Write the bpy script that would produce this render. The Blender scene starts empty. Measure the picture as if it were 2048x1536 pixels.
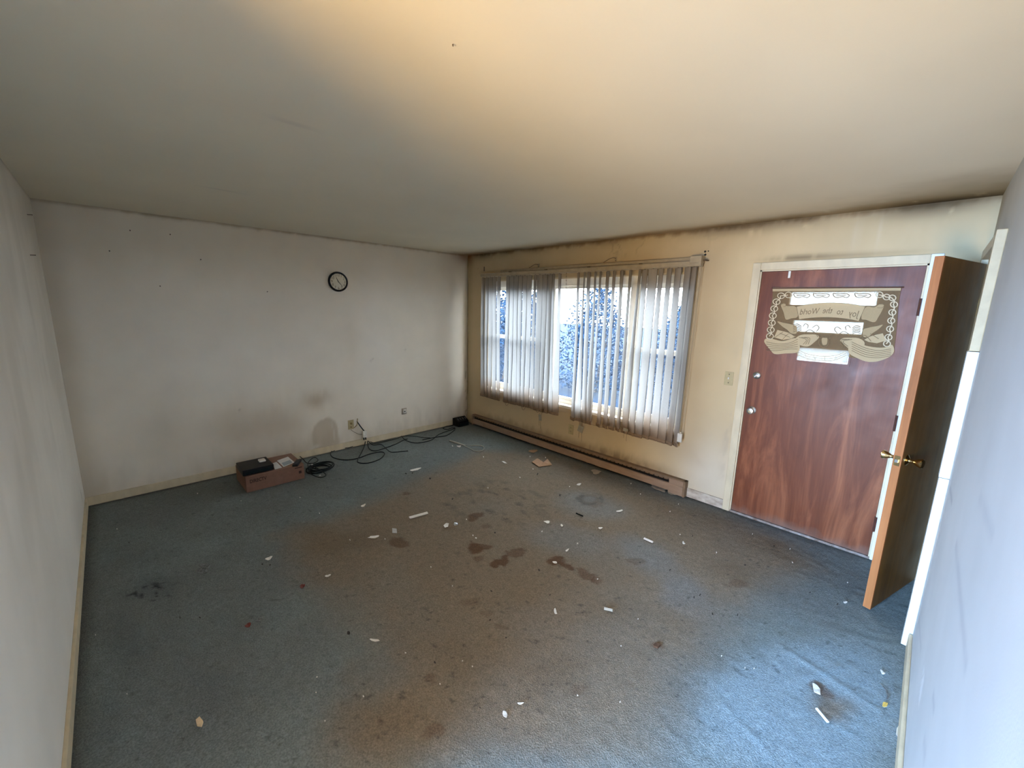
import bpy, bmesh, math, random
import numpy as np
from mathutils import Vector, Matrix

random.seed(7)
SC = bpy.context.scene
COL = SC.collection
R_ = math.radians

# ------------------------------------------------------------------ camera
F_PX = 819.24
CAM = np.array([4.7851, -3.7784, 1.7421])
RR = np.array([[0.69901751, 0.71471678, 0.02354653],
               [-0.14897630, 0.11334101, 0.98232371],
               [-0.69941445, 0.69016935, -0.18570321]])   # right, up, forward
cd = bpy.data.cameras.new('camera')
cam = bpy.data.objects.new('camera', cd)
COL.objects.link(cam)
cd.sensor_fit = 'HORIZONTAL'
cd.sensor_width = 36.0
cd.lens = F_PX / 2048.0 * 36.0
cd.clip_start = 0.02
cam.matrix_world = Matrix(((RR[0][0], RR[1][0], -RR[2][0], CAM[0]),
                           (RR[0][1], RR[1][1], -RR[2][1], CAM[1]),
                           (RR[0][2], RR[1][2], -RR[2][2], CAM[2]),
                           (0, 0, 0, 1)))
SC.camera = cam

# ------------------------------------------------------------------ world, sun, lamps, exposure
W = bpy.data.worlds.new('sky')
SC.world = W
W.use_nodes = True
_n, _l = W.node_tree.nodes, W.node_tree.links
_bg = _n['Background']
_tc = _n.new('ShaderNodeTexCoord')
_sp = _n.new('ShaderNodeSeparateXYZ')
_rp = _n.new('ShaderNodeValToRGB')
_l.new(_tc.outputs['Generated'], _sp.inputs[0])
_l.new(_sp.outputs['Z'], _rp.inputs['Fac'])
_e = _rp.color_ramp.elements
_e[0].position = 0.0
_e[0].color = (0.95, 0.975, 1.0, 1)
_e[1].position = 0.9
_e[1].color = (0.78, 0.88, 1.0, 1)
_l.new(_rp.outputs[0], _bg.inputs[0])
_bg.inputs[1].default_value = 13.0


def lamp(name, kind, loc, direction, energy, color, **kw):
    ld = bpy.data.lights.new(name, kind)
    ld.energy = energy
    ld.color = color
    for k, v in kw.items():
        setattr(ld, k, v)
    o = bpy.data.objects.new(name, ld)
    COL.objects.link(o)
    o.location = loc
    o.rotation_euler = Vector(direction).to_track_quat('-Z', 'Y').to_euler()
    return o


lamp('sun', 'SUN', (0, -10, 10), (0.25, 0.88, -0.40), 9.0, (1.0, 0.93, 0.82), angle=R_(0.6))
# daylight of the glass door of the hall behind the camera
lamp('hall_daylight', 'AREA', (3.95, -6.50, 1.35), (0.14, 1.0, -0.42), 212.0, (0.28, 0.56, 1.0),
     shape='RECTANGLE', size=1.3, size_y=1.5, spread=R_(110))
# area lamp added for warm sunlight bounced up off the hall floor
lamp('hall_floor_bounce', 'AREA', (4.62, -6.20, 0.40), (-0.03, 0.7, 1.0), 120.0, (1.0, 0.68, 0.28),
     shape='DISK', size=1.5)

SC.view_settings.view_transform = 'Standard'
SC.view_settings.look = 'None'
SC.view_settings.exposure = 1.0
SC.view_settings.gamma = 1.0
SC.view_settings.use_curve_mapping = False
try:
    SC.cycles.use_denoising = True
    SC.cycles.max_bounces = 10
    SC.cycles.diffuse_bounces = 6
    SC.cycles.transparent_max_bounces = 24
    SC.cycles.sample_clamp_indirect = 6.0
    SC.cycles.caustics_reflective = False
    SC.cycles.caustics_refractive = False
except Exception:
    pass

# ------------------------------------------------------------------ photograph measurements -> points on real planes


def ray(px, py):
    d = np.array([(px - 1024.0) / F_PX, (768.0 - py) / F_PX, 1.0])
    return RR.T @ d


def onY(px, py, y=0.0):
    d = ray(px, py)
    return CAM + d * ((y - CAM[1]) / d[1])


def onX(px, py, x=0.0):
    d = ray(px, py)
    return CAM + d * ((x - CAM[0]) / d[0])


def onZ(px, py, z=0.0):
    d = ray(px, py)
    return CAM + d * ((z - CAM[2]) / d[2])


WX, LY, H = 4.95, -4.0775, 2.44       # right wall, left wall, ceiling

# ------------------------------------------------------------------ noise


def _hash(ix, iy, s):
    h = (ix * 374761393 + iy * 668265263 + s * 1274126177) & 0xFFFFFFFF
    h = ((h ^ (h >> 13)) * 1274126177) & 0xFFFFFFFF
    return ((h ^ (h >> 16)) & 0xFFFF) / 65535.0


def vnoise(x, y, s=0):
    ix, iy = np.floor(x).astype(np.int64), np.floor(y).astype(np.int64)
    fx, fy = x - ix, y - iy
    fx, fy = fx * fx * (3 - 2 * fx), fy * fy * (3 - 2 * fy)
    a, b = _hash(ix, iy, s), _hash(ix + 1, iy, s)
    c, d = _hash(ix, iy + 1, s), _hash(ix + 1, iy + 1, s)
    return (a * (1 - fx) + b * fx) * (1 - fy) + (c * (1 - fx) + d * fx) * fy


def fbm(x, y, f=1.0, o=4, s=0):
    t, a, n = 0.0, 0.5, 0.0
    for i in range(o):
        t = t + a * vnoise(x * f, y * f, s + i * 17)
        n += a
        a *= 0.5
        f *= 2.03
    return t / n


def sstep(a, b, x):
    t = np.clip((x - a) / (b - a), 0, 1)
    return t * t * (3 - 2 * t)


def gauss(x, y, cx, cy, rx, ry):
    return np.exp(-(((x - cx) / rx) ** 2 + ((y - cy) / ry) ** 2))


def mixc(c, col, m):
    return c * (1 - m[:, None]) + np.array(col)[None, :] * m[:, None]


# ------------------------------------------------------------------ materials
MATS = {}


class NT:
    def __init__(self, m):
        self.t = m.node_tree
        self.n = self.t.nodes
        self.l = self.t.links

    def add(self, kind, **kw):
        n = self.n.new(kind)
        for k, v in kw.items():
            if k.startswith('i_'):
                key = k[2:]
                key = int(key) if key.isdigit() else key
                n.inputs[key].default_value = v
            else:
                setattr(n, k, v)
        return n


def mat(name, color=(0.5, 0.5, 0.5), rough=0.6, metal=0.0, attr=None, var=0.12, vscale=8.0, stretch=(1, 1, 1),
        bump=0.0, bscale=200.0, bdist=0.002, spec=0.5, color2=None, sharp=False, speck=0.0):
    """Principled material: colour (or colour attribute) varied by noise, with a fine bump."""
    if name in MATS:
        return MATS[name]
    m = bpy.data.materials.new(name)
    m.use_nodes = True
    N = NT(m)
    bs = N.n['Principled BSDF']
    bs.inputs['Roughness'].default_value = rough
    bs.inputs['Metallic'].default_value = metal
    bs.inputs['Specular IOR Level'].default_value = spec
    tc = N.add('ShaderNodeTexCoord')
    mp = N.add('ShaderNodeMapping')
    mp.inputs['Scale'].default_value = stretch
    N.l.new(tc.outputs['Object'], mp.inputs[0])
    nz = N.add('ShaderNodeTexNoise', i_Scale=vscale, i_Detail=6.0)
    N.l.new(mp.outputs[0], nz.inputs['Vector'])
    rp = N.add('ShaderNodeValToRGB')
    c = np.array(color)
    c2 = np.array(color2) if color2 is not None else np.clip(c * (1 + var), 0, 1)
    c1 = c if color2 is not None else c * (1 - var)
    rp.color_ramp.elements[0].position = 0.42 if sharp else 0.3
    rp.color_ramp.elements[1].position = 0.58 if sharp else 0.7
    if attr:
        rp.color_ramp.elements[0].color = (1 - var, 1 - var, 1 - var, 1)
        rp.color_ramp.elements[1].color = (1 + var, 1 + var, 1 + var, 1)
    else:
        rp.color_ramp.elements[0].color = (*c1, 1)
        rp.color_ramp.elements[1].color = (*c2, 1)
    N.l.new(nz.outputs['Fac'], rp.inputs['Fac'])
    out = rp.outputs[0]
    if attr:
        at = N.add('ShaderNodeAttribute', attribute_name=attr)
        mx = N.add('ShaderNodeMix', data_type='RGBA', blend_type='MULTIPLY')
        mx.inputs['Factor'].default_value = 1.0
        N.l.new(at.outputs['Color'], mx.inputs['A'])
        N.l.new(out, mx.inputs['B'])
        out = mx.outputs['Result']
    if speck > 0:
        n2 = N.add('ShaderNodeTexNoise', i_Scale=bscale * 0.8, i_Detail=3.0)
        N.l.new(tc.outputs['Object'], n2.inputs['Vector'])
        r2 = N.add('ShaderNodeValToRGB')
        r2.color_ramp.elements[0].position = 0.3
        r2.color_ramp.elements[1].position = 0.7
        r2.color_ramp.elements[0].color = (1 - speck,) * 3 + (1,)
        r2.color_ramp.elements[1].color = (1 + speck,) * 3 + (1,)
        N.l.new(n2.outputs['Fac'], r2.inputs['Fac'])
        mx = N.add('ShaderNodeMix', data_type='RGBA', blend_type='MULTIPLY')
        mx.inputs['Factor'].default_value = 1.0
        N.l.new(out, mx.inputs['A'])
        N.l.new(r2.outputs[0], mx.inputs['B'])
        out = mx.outputs['Result']
    N.l.new(out, bs.inputs['Base Color'])
    if bump > 0:
        nb = N.add('ShaderNodeTexNoise', i_Scale=bscale, i_Detail=4.0)
        N.l.new(mp.outputs[0] if stretch != (1, 1, 1) else tc.outputs['Object'], nb.inputs['Vector'])
        bp = N.add('ShaderNodeBump', i_Strength=bump, i_Distance=bdist)
        N.l.new(nb.outputs['Fac'], bp.inputs['Height'])
        N.l.new(bp.outputs[0], bs.inputs['Normal'])
    MATS[name] = m
    return m


def cloth_mat(name, color, trans=0.5, attr=None, transp=0.0, scale=260.0, bump=0.25):
    """Thin cloth: diffuse mixed with translucent, optionally part see-through."""
    m = bpy.data.materials.new(name)
    m.use_nodes = True
    N = NT(m)
    N.n.remove(N.n['Principled BSDF'])
    out = N.n['Material Output']
    tc = N.add('ShaderNodeTexCoord')
    nz = N.add('ShaderNodeTexNoise', i_Scale=scale, i_Detail=3.0)
    N.l.new(tc.outputs['Object'], nz.inputs['Vector'])
    rp = N.add('ShaderNodeValToRGB')
    rp.color_ramp.elements[0].position = 0.25
    rp.color_ramp.elements[1].position = 0.75
    rp.color_ramp.elements[0].color = (0.78, 0.78, 0.78, 1)
    rp.color_ramp.elements[1].color = (1.1, 1.1, 1.1, 1)
    N.l.new(nz.outputs['Fac'], rp.inputs['Fac'])
    mx = N.add('ShaderNodeMix', data_type='RGBA', blend_type='MULTIPLY')
    mx.inputs['Factor'].default_value = 1.0
    if attr:
        at = N.add('ShaderNodeAttribute', attribute_name=attr)
        N.l.new(at.outputs['Color'], mx.inputs['A'])
    else:
        mx.inputs['A'].default_value = (*color, 1)
    N.l.new(rp.outputs[0], mx.inputs['B'])
    bp = N.add('ShaderNodeBump', i_Strength=bump, i_Distance=0.001)
    N.l.new(nz.outputs['Fac'], bp.inputs['Height'])
    df = N.add('ShaderNodeBsdfDiffuse')
    tr = N.add('ShaderNodeBsdfTranslucent')
    for s in (df, tr):
        N.l.new(mx.outputs['Result'], s.inputs['Color'])
        N.l.new(bp.outputs[0], s.inputs['Normal'])
    ms = N.add('ShaderNodeMixShader', i_0=trans)
    N.l.new(df.outputs[0], ms.inputs[1])
    N.l.new(tr.outputs[0], ms.inputs[2])
    last = ms
    if transp > 0:
        tp = N.add('ShaderNodeBsdfTransparent')
        m2 = N.add('ShaderNodeMixShader', i_0=transp)
        N.l.new(ms.outputs[0], m2.inputs[1])
        N.l.new(tp.outputs[0], m2.inputs[2])
        last = m2
    N.l.new(last.outputs[0], out.inputs[0])
    MATS[name] = m
    return m


def glass_mat(name, tint=(0.95, 0.98, 1.0), gloss=0.07, frost=0.0, rough=0.02, bump=0.0, bscale=60.0):
    m = bpy.data.materials.new(name)
    m.use_nodes = True
    N = NT(m)
    N.n.remove(N.n['Principled BSDF'])
    out = N.n['Material Output']
    tp = N.add('ShaderNodeBsdfTransparent')
    tp.inputs[0].default_value = (*tint, 1)
    gl = N.add('ShaderNodeBsdfGlossy')
    gl.inputs['Roughness'].default_value = rough
    ms = N.add('ShaderNodeMixShader', i_0=gloss)
    N.l.new(tp.outputs[0], ms.inputs[1])
    N.l.new(gl.outputs[0], ms.inputs[2])
    last = ms
    tc = N.add('ShaderNodeTexCoord')
    if frost > 0:
        tr = N.add('ShaderNodeBsdfTranslucent')
        tr.inputs[0].default_value = (*tint, 1)
        vo = N.add('ShaderNodeTexVoronoi', i_Scale=bscale)
        N.l.new(tc.outputs['Object'], vo.inputs['Vector'])
        mr = N.add('ShaderNodeMapRange')
        mr.inputs['From Max'].default_value = 0.8
        mr.inputs['To Min'].default_value = frost + 0.12
        mr.inputs['To Max'].default_value = frost - 0.25
        N.l.new(vo.outputs['Distance'], mr.inputs['Value'])
        m2 = N.add('ShaderNodeMixShader')
        N.l.new(mr.outputs[0], m2.inputs[0])
        N.l.new(ms.outputs[0], m2.inputs[1])
        N.l.new(tr.outputs[0], m2.inputs[2])
        last = m2
    if bump > 0:
        nb = N.add('ShaderNodeTexNoise', i_Scale=bscale)
        N.l.new(tc.outputs['Object'], nb.inputs['Vector'])
        bp = N.add('ShaderNodeBump', i_Strength=bump, i_Distance=0.003)
        N.l.new(nb.outputs['Fac'], bp.inputs['Height'])
        N.l.new(bp.outputs[0], gl.inputs['Normal'])
    N.l.new(last.outputs[0], out.inputs[0])
    MATS[name] = m
    return m


# ------------------------------------------------------------------ mesh building


def wloc(o):
    v = Vector((0, 0, 0))
    while o is not None:
        v = v + Vector(o.location)
        o = o.parent
    return v


class MB:
    def __init__(self):
        self.v, self.f = [], []

    def _add(self, vs, fs):
        b = len(self.v)
        self.v += [tuple(float(c) for c in p) for p in vs]
        self.f += [tuple(b + i for i in f) for f in fs]
        return self

    def box(self, x0, x1, y0, y1, z0, z1, bev=0.0):
        if bev <= 0:
            vs = [(x, y, z) for x in (x0, x1) for y in (y0, y1) for z in (z0, z1)]
            fs = [(0, 1, 3, 2), (4, 6, 7, 5), (0, 4, 5, 1), (2, 3, 7, 6), (0, 2, 6, 4), (1, 5, 7, 3)]
            return self._add(vs, fs)
        bm = bmesh.new()
        bmesh.ops.create_cube(bm, size=1.0)
        for v in bm.verts:
            v.co = Vector(((x0 + x1) / 2 + v.co.x * (x1 - x0), (y0 + y1) / 2 + v.co.y * (y1 - y0),
                           (z0 + z1) / 2 + v.co.z * (z1 - z0)))
        bmesh.ops.bevel(bm, geom=bm.edges[:], offset=bev, segments=2, affect='EDGES', profile=0.6)
        return self.bm(bm)

    def bm(self, bm, M=None):
        bm.verts.index_update()
        vs = [(M @ v.co if M is not None else v.co)[:] for v in bm.verts]
        fs = [tuple(v.index for v in f.verts) for f in bm.faces]
        bm.free()
        return self._add(vs, fs)

    def obox(self, c, ax, ay, az, hx, hy, hz):
        """oriented box: centre, three axes, half sizes"""
        c, ax, ay, az = map(Vector, (c, ax, ay, az))
        vs = [c + ax * (hx * i) + ay * (hy * j) + az * (hz * k) for i in (-1, 1) for j in (-1, 1) for k in (-1, 1)]
        return self._add([p[:] for p in vs], [(0, 1, 3, 2), (4, 6, 7, 5), (0, 4, 5, 1), (2, 3, 7, 6), (0, 2, 6, 4), (1, 5, 7, 3)])

    def tube(self, pts, r, n=8, closed=False, flat=1.0, flat_axis=None):
        pts = [Vector(p) for p in pts]
        k = len(pts)
        rs = r if isinstance(r, (list, tuple)) else [r] * k
        rings = []
        up = None
        for i, p in enumerate(pts):
            if closed:
                t = pts[(i + 1) % k] - pts[i - 1]
            else:
                t = pts[min(i + 1, k - 1)] - pts[max(i - 1, 0)]
            if t.length < 1e-9:
                t = Vector((0, 0, 1))
            t.normalize()
            if up is None:
                up = Vector((0, 0, 1)) if abs(t.z) < 0.9 else Vector((1, 0, 0))
            s = t.cross(up)
            if s.length < 1e-6:
                s = t.cross(Vector((0.3, 0.8, 0.2)))
            s.normalize()
            u = s.cross(t).normalized()
            up = u
            ring = []
            for j in range(n):
                a = 2 * math.pi * j / n
                o = s * math.cos(a) * rs[i] + u * math.sin(a) * rs[i]
                if flat_axis is not None:
                    fa = Vector(flat_axis)
                    o = o - fa * o.dot(fa) * (1 - flat)
                ring.append((p + o)[:])
            rings.append(ring)
        vs = [q for ring in rings for q in ring]
        fs = []
        for i in range(k if closed else k - 1):
            a, b = i * n, ((i + 1) % k) * n
            for j in range(n):
                j2 = (j + 1) % n
                fs.append((a + j, a + j2, b + j2, b + j))
        if not closed:
            fs.append(tuple(range(n))[::-1])
            fs.append(tuple((k - 1) * n + j for j in range(n)))
        return self._add(vs, fs)

    def lathe(self, c, axis, prof, n=24):
        """prof: list of (distance along axis, radius)"""
        c, ax = Vector(c), Vector(axis).normalized()
        s = ax.cross(Vector((0, 0, 1)) if abs(ax.z) < 0.9 else Vector((1, 0, 0))).normalized()
        u = ax.cross(s).normalized()
        vs, fs = [], []
        for d, r in prof:
            for j in range(n):
                a = 2 * math.pi * j / n
                vs.append((c + ax * d + (s * math.cos(a) + u * math.sin(a)) * max(r, 1e-5))[:])
        for i in range(len(prof) - 1):
            for j in range(n):
                j2 = (j + 1) % n
                fs.append((i * n + j, i * n + j2, (i + 1) * n + j2, (i + 1) * n + j))
        fs.append(tuple(range(n))[::-1])
        fs.append(tuple((len(prof) - 1) * n + j for j in range(n)))
        return self._add(vs, fs)

    def prism(self, pts, d):
        """polygon (3-D points, one plane) given a thickness along vector d"""
        k = len(pts)
        d = Vector(d)
        vs = [Vector(p)[:] for p in pts] + [(Vector(p) + d)[:] for p in pts]
        fs = [tuple(range(k)), tuple(range(2 * k - 1, k - 1, -1))]
        for i in range(k):
            j = (i + 1) % k
            fs.append((i, i + k, j + k, j)[::-1])
        return self._add(vs, fs)

    def build(self, name, m, parent=None, smooth=False, fix=True):
        me = bpy.data.meshes.new(name)
        off = wloc(parent) if parent is not None else Vector((0, 0, 0))
        vs = [(p[0] - off.x, p[1] - off.y, p[2] - off.z) for p in self.v]
        me.from_pydata(vs, [], self.f)
        if fix:
            bm = bmesh.new()
            bm.from_mesh(me)
            bmesh.ops.recalc_face_normals(bm, faces=bm.faces[:])
            ng = [f for f in bm.faces if len(f.verts) > 4]
            if ng:
                bmesh.ops.triangulate(bm, faces=ng)
            bm.to_mesh(me)
            bm.free()
        me.update()
        if smooth:
            me.polygons.foreach_set('use_smooth', [True] * len(me.polygons))
            try:
                me.set_sharp_from_angle(angle=R_(40))
            except Exception:
                pass
        if m is not None:
            me.materials.append(m if not isinstance(m, str) else MATS[m])
        o = bpy.data.objects.new(name, me)
        COL.objects.link(o)
        if parent is not None:
            o.parent = parent
        return o


def tag(o, label, cat, group=None):
    o['label'] = label
    o['category'] = cat
    if group:
        o['group'] = group
    return o


def thing(name, label, cat, loc=(0, 0, 0), group=None):
    o = bpy.data.objects.new(name, None)
    o.empty_display_size = 0.05
    COL.objects.link(o)
    o.location = loc
    return tag(o, label, cat, group)


def struct_root(name, loc=(0, 0, 0)):
    o = bpy.data.objects.new(name, None)
    COL.objects.link(o)
    o.location = loc
    o['kind'] = 'structure'
    return o


def struct(o):
    o['kind'] = 'structure'
    return o


def origin_to(o, p):
    """move a top-level mesh's origin to p without moving its vertices"""
    p = Vector(p)
    o.data.transform(Matrix.Translation(-p))
    o.location = p
    return o


def spline(pts, per=6, closed=False):
    P = [np.array(p, float) for p in pts]
    k = len(P)
    out = []
    rng = range(k) if closed else range(k - 1)
    for i in rng:
        p0 = P[(i - 1) % k] if closed or i > 0 else P[0]
        p1, p2 = P[i], P[(i + 1) % k]
        p3 = P[(i + 2) % k] if closed or i + 2 < k else P[-1]
        for j in range(per):
            t = j / per
            out.append(0.5 * ((2 * p1) + (-p0 + p2) * t + (2 * p0 - 5 * p1 + 4 * p2 - p3) * t * t
                              + (-p0 + 3 * p1 - 3 * p2 + p3) * t ** 3))
    if not closed:
        out.append(P[-1])
    return out


def text_bm(body, size, extrude=0.0004, align='CENTER', offset=0.0):
    cu = bpy.data.curves.new('lettering', 'FONT')
    cu.body = body
    cu.size = size
    cu.extrude = extrude
    cu.offset = offset
    cu.align_x = align
    cu.align_y = 'CENTER'
    cu.resolution_u = 3
    ob = bpy.data.objects.new('lettering', cu)
    COL.objects.link(ob)
    bpy.context.view_layer.update()
    dg = bpy.context.evaluated_depsgraph_get()
    me = bpy.data.meshes.new_from_object(ob.evaluated_get(dg))
    bm = bmesh.new()
    bm.from_mesh(me)
    bpy.data.objects.remove(ob)
    bpy.data.curves.remove(cu)
    bpy.data.meshes.remove(me)
    return bm


def letters(mb, name, m, parent):
    """every letter of a text mesh as a part of its own"""
    n = len(mb.v)
    up = list(range(n))

    def find(a):
        while up[a] != a:
            up[a] = up[up[a]]
            a = up[a]
        return a
    for f in mb.f:
        for q in f[1:]:
            up[find(q)] = find(f[0])
    groups = {}
    for f in mb.f:
        groups.setdefault(find(f[0]), []).append(f)
    for fs in groups.values():
        ids = sorted({q for f in fs for q in f})
        k = {q: i for i, q in enumerate(ids)}
        b = MB()
        b._add([mb.v[q] for q in ids], [tuple(k[q] for q in f) for f in fs])
        b.build(name, m, parent)


def frame_M(o, ex, ey, ez):
    o, ex, ey, ez = map(Vector, (o, ex, ey, ez))
    return Matrix(((ex.x, ey.x, ez.x, o.x), (ex.y, ey.y, ez.y, o.y), (ex.z, ey.z, ez.z, o.z), (0, 0, 0, 1)))


def set_col(o, C, name='Col'):
    me = o.data
    a = me.color_attributes.new(name, 'FLOAT_COLOR', 'POINT')
    A = np.ones((len(me.vertices), 4), np.float32)
    A[:, :3] = np.clip(C, 0.0, 1.0)
    a.data.foreach_set('color', A.ravel())


def grid_sheet(name, m, u0, u1, v0, v1, step, fpos, fcol, holes=(), relief=None, thick=0.14):
    """A subdivided sheet with rectangular holes; fpos(u,v)->xyz, fcol(u,v)->rgb, then given a real thickness."""
    def lines(a, b, hs):
        L = list(np.linspace(a, b, max(2, int(round((b - a) / step)) + 1)))
        for h in hs:
            if a < h < b:
                L[int(np.argmin(np.abs(np.array(L) - h)))] = h
        return np.array(sorted(L))
    U = lines(u0, u1, [h for q in holes for h in q[:2]])
    V = lines(v0, v1, [h for q in holes for h in q[2:]])
    uu, vv = np.meshgrid(U, V, indexing='ij')
    u, v = uu.ravel(), vv.ravel()
    P = fpos(u, v)
    if relief is not None:
        P = P + relief(u, v)
    nv = len(V)
    uc, vc = (U[:-1] + U[1:]) / 2, (V[:-1] + V[1:]) / 2
    ii, jj = np.meshgrid(np.arange(len(U) - 1), np.arange(nv - 1), indexing='ij')
    keep = np.ones(ii.shape, bool)
    for a, b, c, d in holes:
        keep &= ~((uc[:, None] > a) & (uc[:, None] < b) & (vc[None, :] > c) & (vc[None, :] < d))
    ii, jj = ii[keep], jj[keep]
    F = np.stack([ii * nv + jj, (ii + 1) * nv + jj, (ii + 1) * nv + jj + 1, ii * nv + jj + 1], 1)
    C = fcol(u, v)
    used = np.unique(F)
    remap = -np.ones(len(u), np.int64)
    remap[used] = np.arange(len(used))
    P, C, F = P[used], C[used], remap[F]
    me = bpy.data.meshes.new(name)
    me.vertices.add(len(P))
    me.vertices.foreach_set('co', P.astype(np.float32).ravel())
    me.loops.add(F.size)
    me.loops.foreach_set('vertex_index', F.astype(np.int32).ravel())
    me.polygons.add(len(F))
    me.polygons.foreach_set('loop_start', np.arange(0, F.size, 4, dtype=np.int32))
    me.polygons.foreach_set('loop_total', np.full(len(F), 4, np.int32))
    me.update(calc_edges=True)
    me.validate()
    me.polygons.foreach_set('use_smooth', [True] * len(me.polygons))
    me.materials.append(m)
    o = bpy.data.objects.new(name, me)
    COL.objects.link(o)
    set_col(o, C)
    if thick:
        s = o.modifiers.new('thickness', 'SOLIDIFY')
        s.thickness = thick
        s.offset = -1.0
    o['kind'] = 'structure'
    return o


# ------------------------------------------------------------------ shared materials
mat('wall_paint', attr='Col', var=0.035, vscale=3.0, rough=0.75, bump=0.12, bscale=140.0, bdist=0.002, spec=0.25)
mat('ceiling_paint', attr='Col', var=0.02, vscale=2.0, rough=0.85, bump=0.08, bscale=120.0, spec=0.2)
mat('carpet', attr='Col', var=0.07, vscale=26.0, rough=0.95, bump=0.85, bscale=185.0, bdist=0.007, spec=0.15, speck=0.28)
mat('old_cream', (0.44, 0.34, 0.20), rough=0.55, var=0.10, vscale=14.0)
mat('cream_trim', (0.64, 0.53, 0.35), rough=0.55, var=0.10, vscale=14.0, stretch=(1, 1, 0.4))
mat('white_trim', (0.80, 0.80, 0.76), rough=0.5, var=0.06, vscale=16.0)
mat('old_plastic', (0.47, 0.38, 0.20), rough=0.45, var=0.1, vscale=30.0)
mat('white_plastic', (0.72, 0.68, 0.60), rough=0.4, var=0.06, vscale=30.0)
mat('dark_hole', (0.02, 0.015, 0.01), rough=0.8)
mat('black_plastic', (0.009, 0.008, 0.008), rough=0.45, spec=0.2, var=0.2, vscale=40.0)
mat('black_rubber', (0.005, 0.010, 0.011), spec=0.2, rough=0.55, var=0.2, vscale=40.0)
mat('steel', (0.62, 0.60, 0.56), rough=0.28, metal=1.0, var=0.1, vscale=40.0)
mat('brass', (0.72, 0.50, 0.22), rough=0.22, metal=1.0, var=0.12, vscale=40.0)
mat('hinge_brown', (0.09, 0.03, 0.015), rough=0.5, var=0.2, vscale=40.0)
mat('rail_metal', (0.40, 0.32, 0.21), rough=0.45, var=0.1, vscale=20.0)
mat('window_vinyl', (0.78, 0.72, 0.62), rough=0.45, var=0.05, vscale=20.0)
mat('white_scrap', (0.80, 0.77, 0.70), rough=0.7, var=0.08, vscale=60.0)
mat('grey_scrap', (0.52, 0.53, 0.52), rough=0.6, var=0.1, vscale=60.0)
mat('cardboard', (0.47, 0.29, 0.17), rough=0.8, var=0.08, vscale=40.0)
mat('cardboard_box', (0.21, 0.105, 0.068), rough=0.75, var=0.08, vscale=25.0, bump=0.1, bscale=90.0)
mat('wire_brown', (0.10, 0.06, 0.03), rough=0.5, var=0.2, vscale=30.0)
glass_mat('window_glass')
glass_mat('frosted_glass', tint=(0.52, 0.59, 0.64), gloss=0.05, frost=0.62, rough=0.15, bscale=110.0)
glass_mat('clock_glass', tint=(0.98, 0.98, 0.96), gloss=0.06, rough=0.03)
glass_mat('clear_plastic', tint=(0.75, 0.78, 0.78), gloss=0.25, rough=0.25, frost=0.45, bscale=80.0)

# ------------------------------------------------------------------ floor (stained carpet)


def fl(px, py):
    return onZ(px, py, 0.0)[:2]


def ellipse_mask(x, y, e):
    px, py, rx, ry = e[:4]
    rot = R_(e[4]) if len(e) > 4 else 0.0
    c = fl(px, py)
    a = fl(px + rx * math.cos(rot), py + rx * math.sin(rot)) - c
    b = fl(px - ry * math.sin(rot), py + ry * math.cos(rot)) - c
    det = a[0] * b[1] - a[1] * b[0]
    dx, dy = x - c[0], y - c[1]
    s = (dx * b[1] - dy * b[0]) / det
    t = (a[0] * dy - a[1] * dx) / det
    return np.sqrt(s * s + t * t)


def poly_sd(x, y, P):
    d = np.full(x.shape, 1e9)
    ins = np.zeros(x.shape, bool)
    k = len(P)
    for i in range(k):
        ax, ay = P[i]
        bx, by = P[(i + 1) % k]
        ex, ey = bx - ax, by - ay
        wx, wy = x - ax, y - ay
        t = np.clip((wx * ex + wy * ey) / (ex * ex + ey * ey), 0, 1)
        d = np.minimum(d, (wx - ex * t) ** 2 + (wy - ey * t) ** 2)
        c = (ay > y) != (by > y)
        with np.errstate(divide='ignore', invalid='ignore'):
            xi = (bx - ax) * (y - ay) / (by - ay) + ax
        ins ^= c & (x < xi)
    d = np.sqrt(d)
    return np.where(ins, -d, d)


TRAFFIC = [fl(*p) for p in [(545, 1075), (620, 1045), (720, 1010), (820, 960), (960, 900), (1100, 905), (1300, 985), (1470, 1040),
                            (1600, 1085), (1650, 1130), (1560, 1180), (1500, 1225), (1440, 1290), (1390, 1350), (1370, 1430),
                            (1330, 1530), (700, 1560), (660, 1480), (700, 1400), (760, 1340), (720, 1270), (660, 1190), (590, 1140)]]


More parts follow.
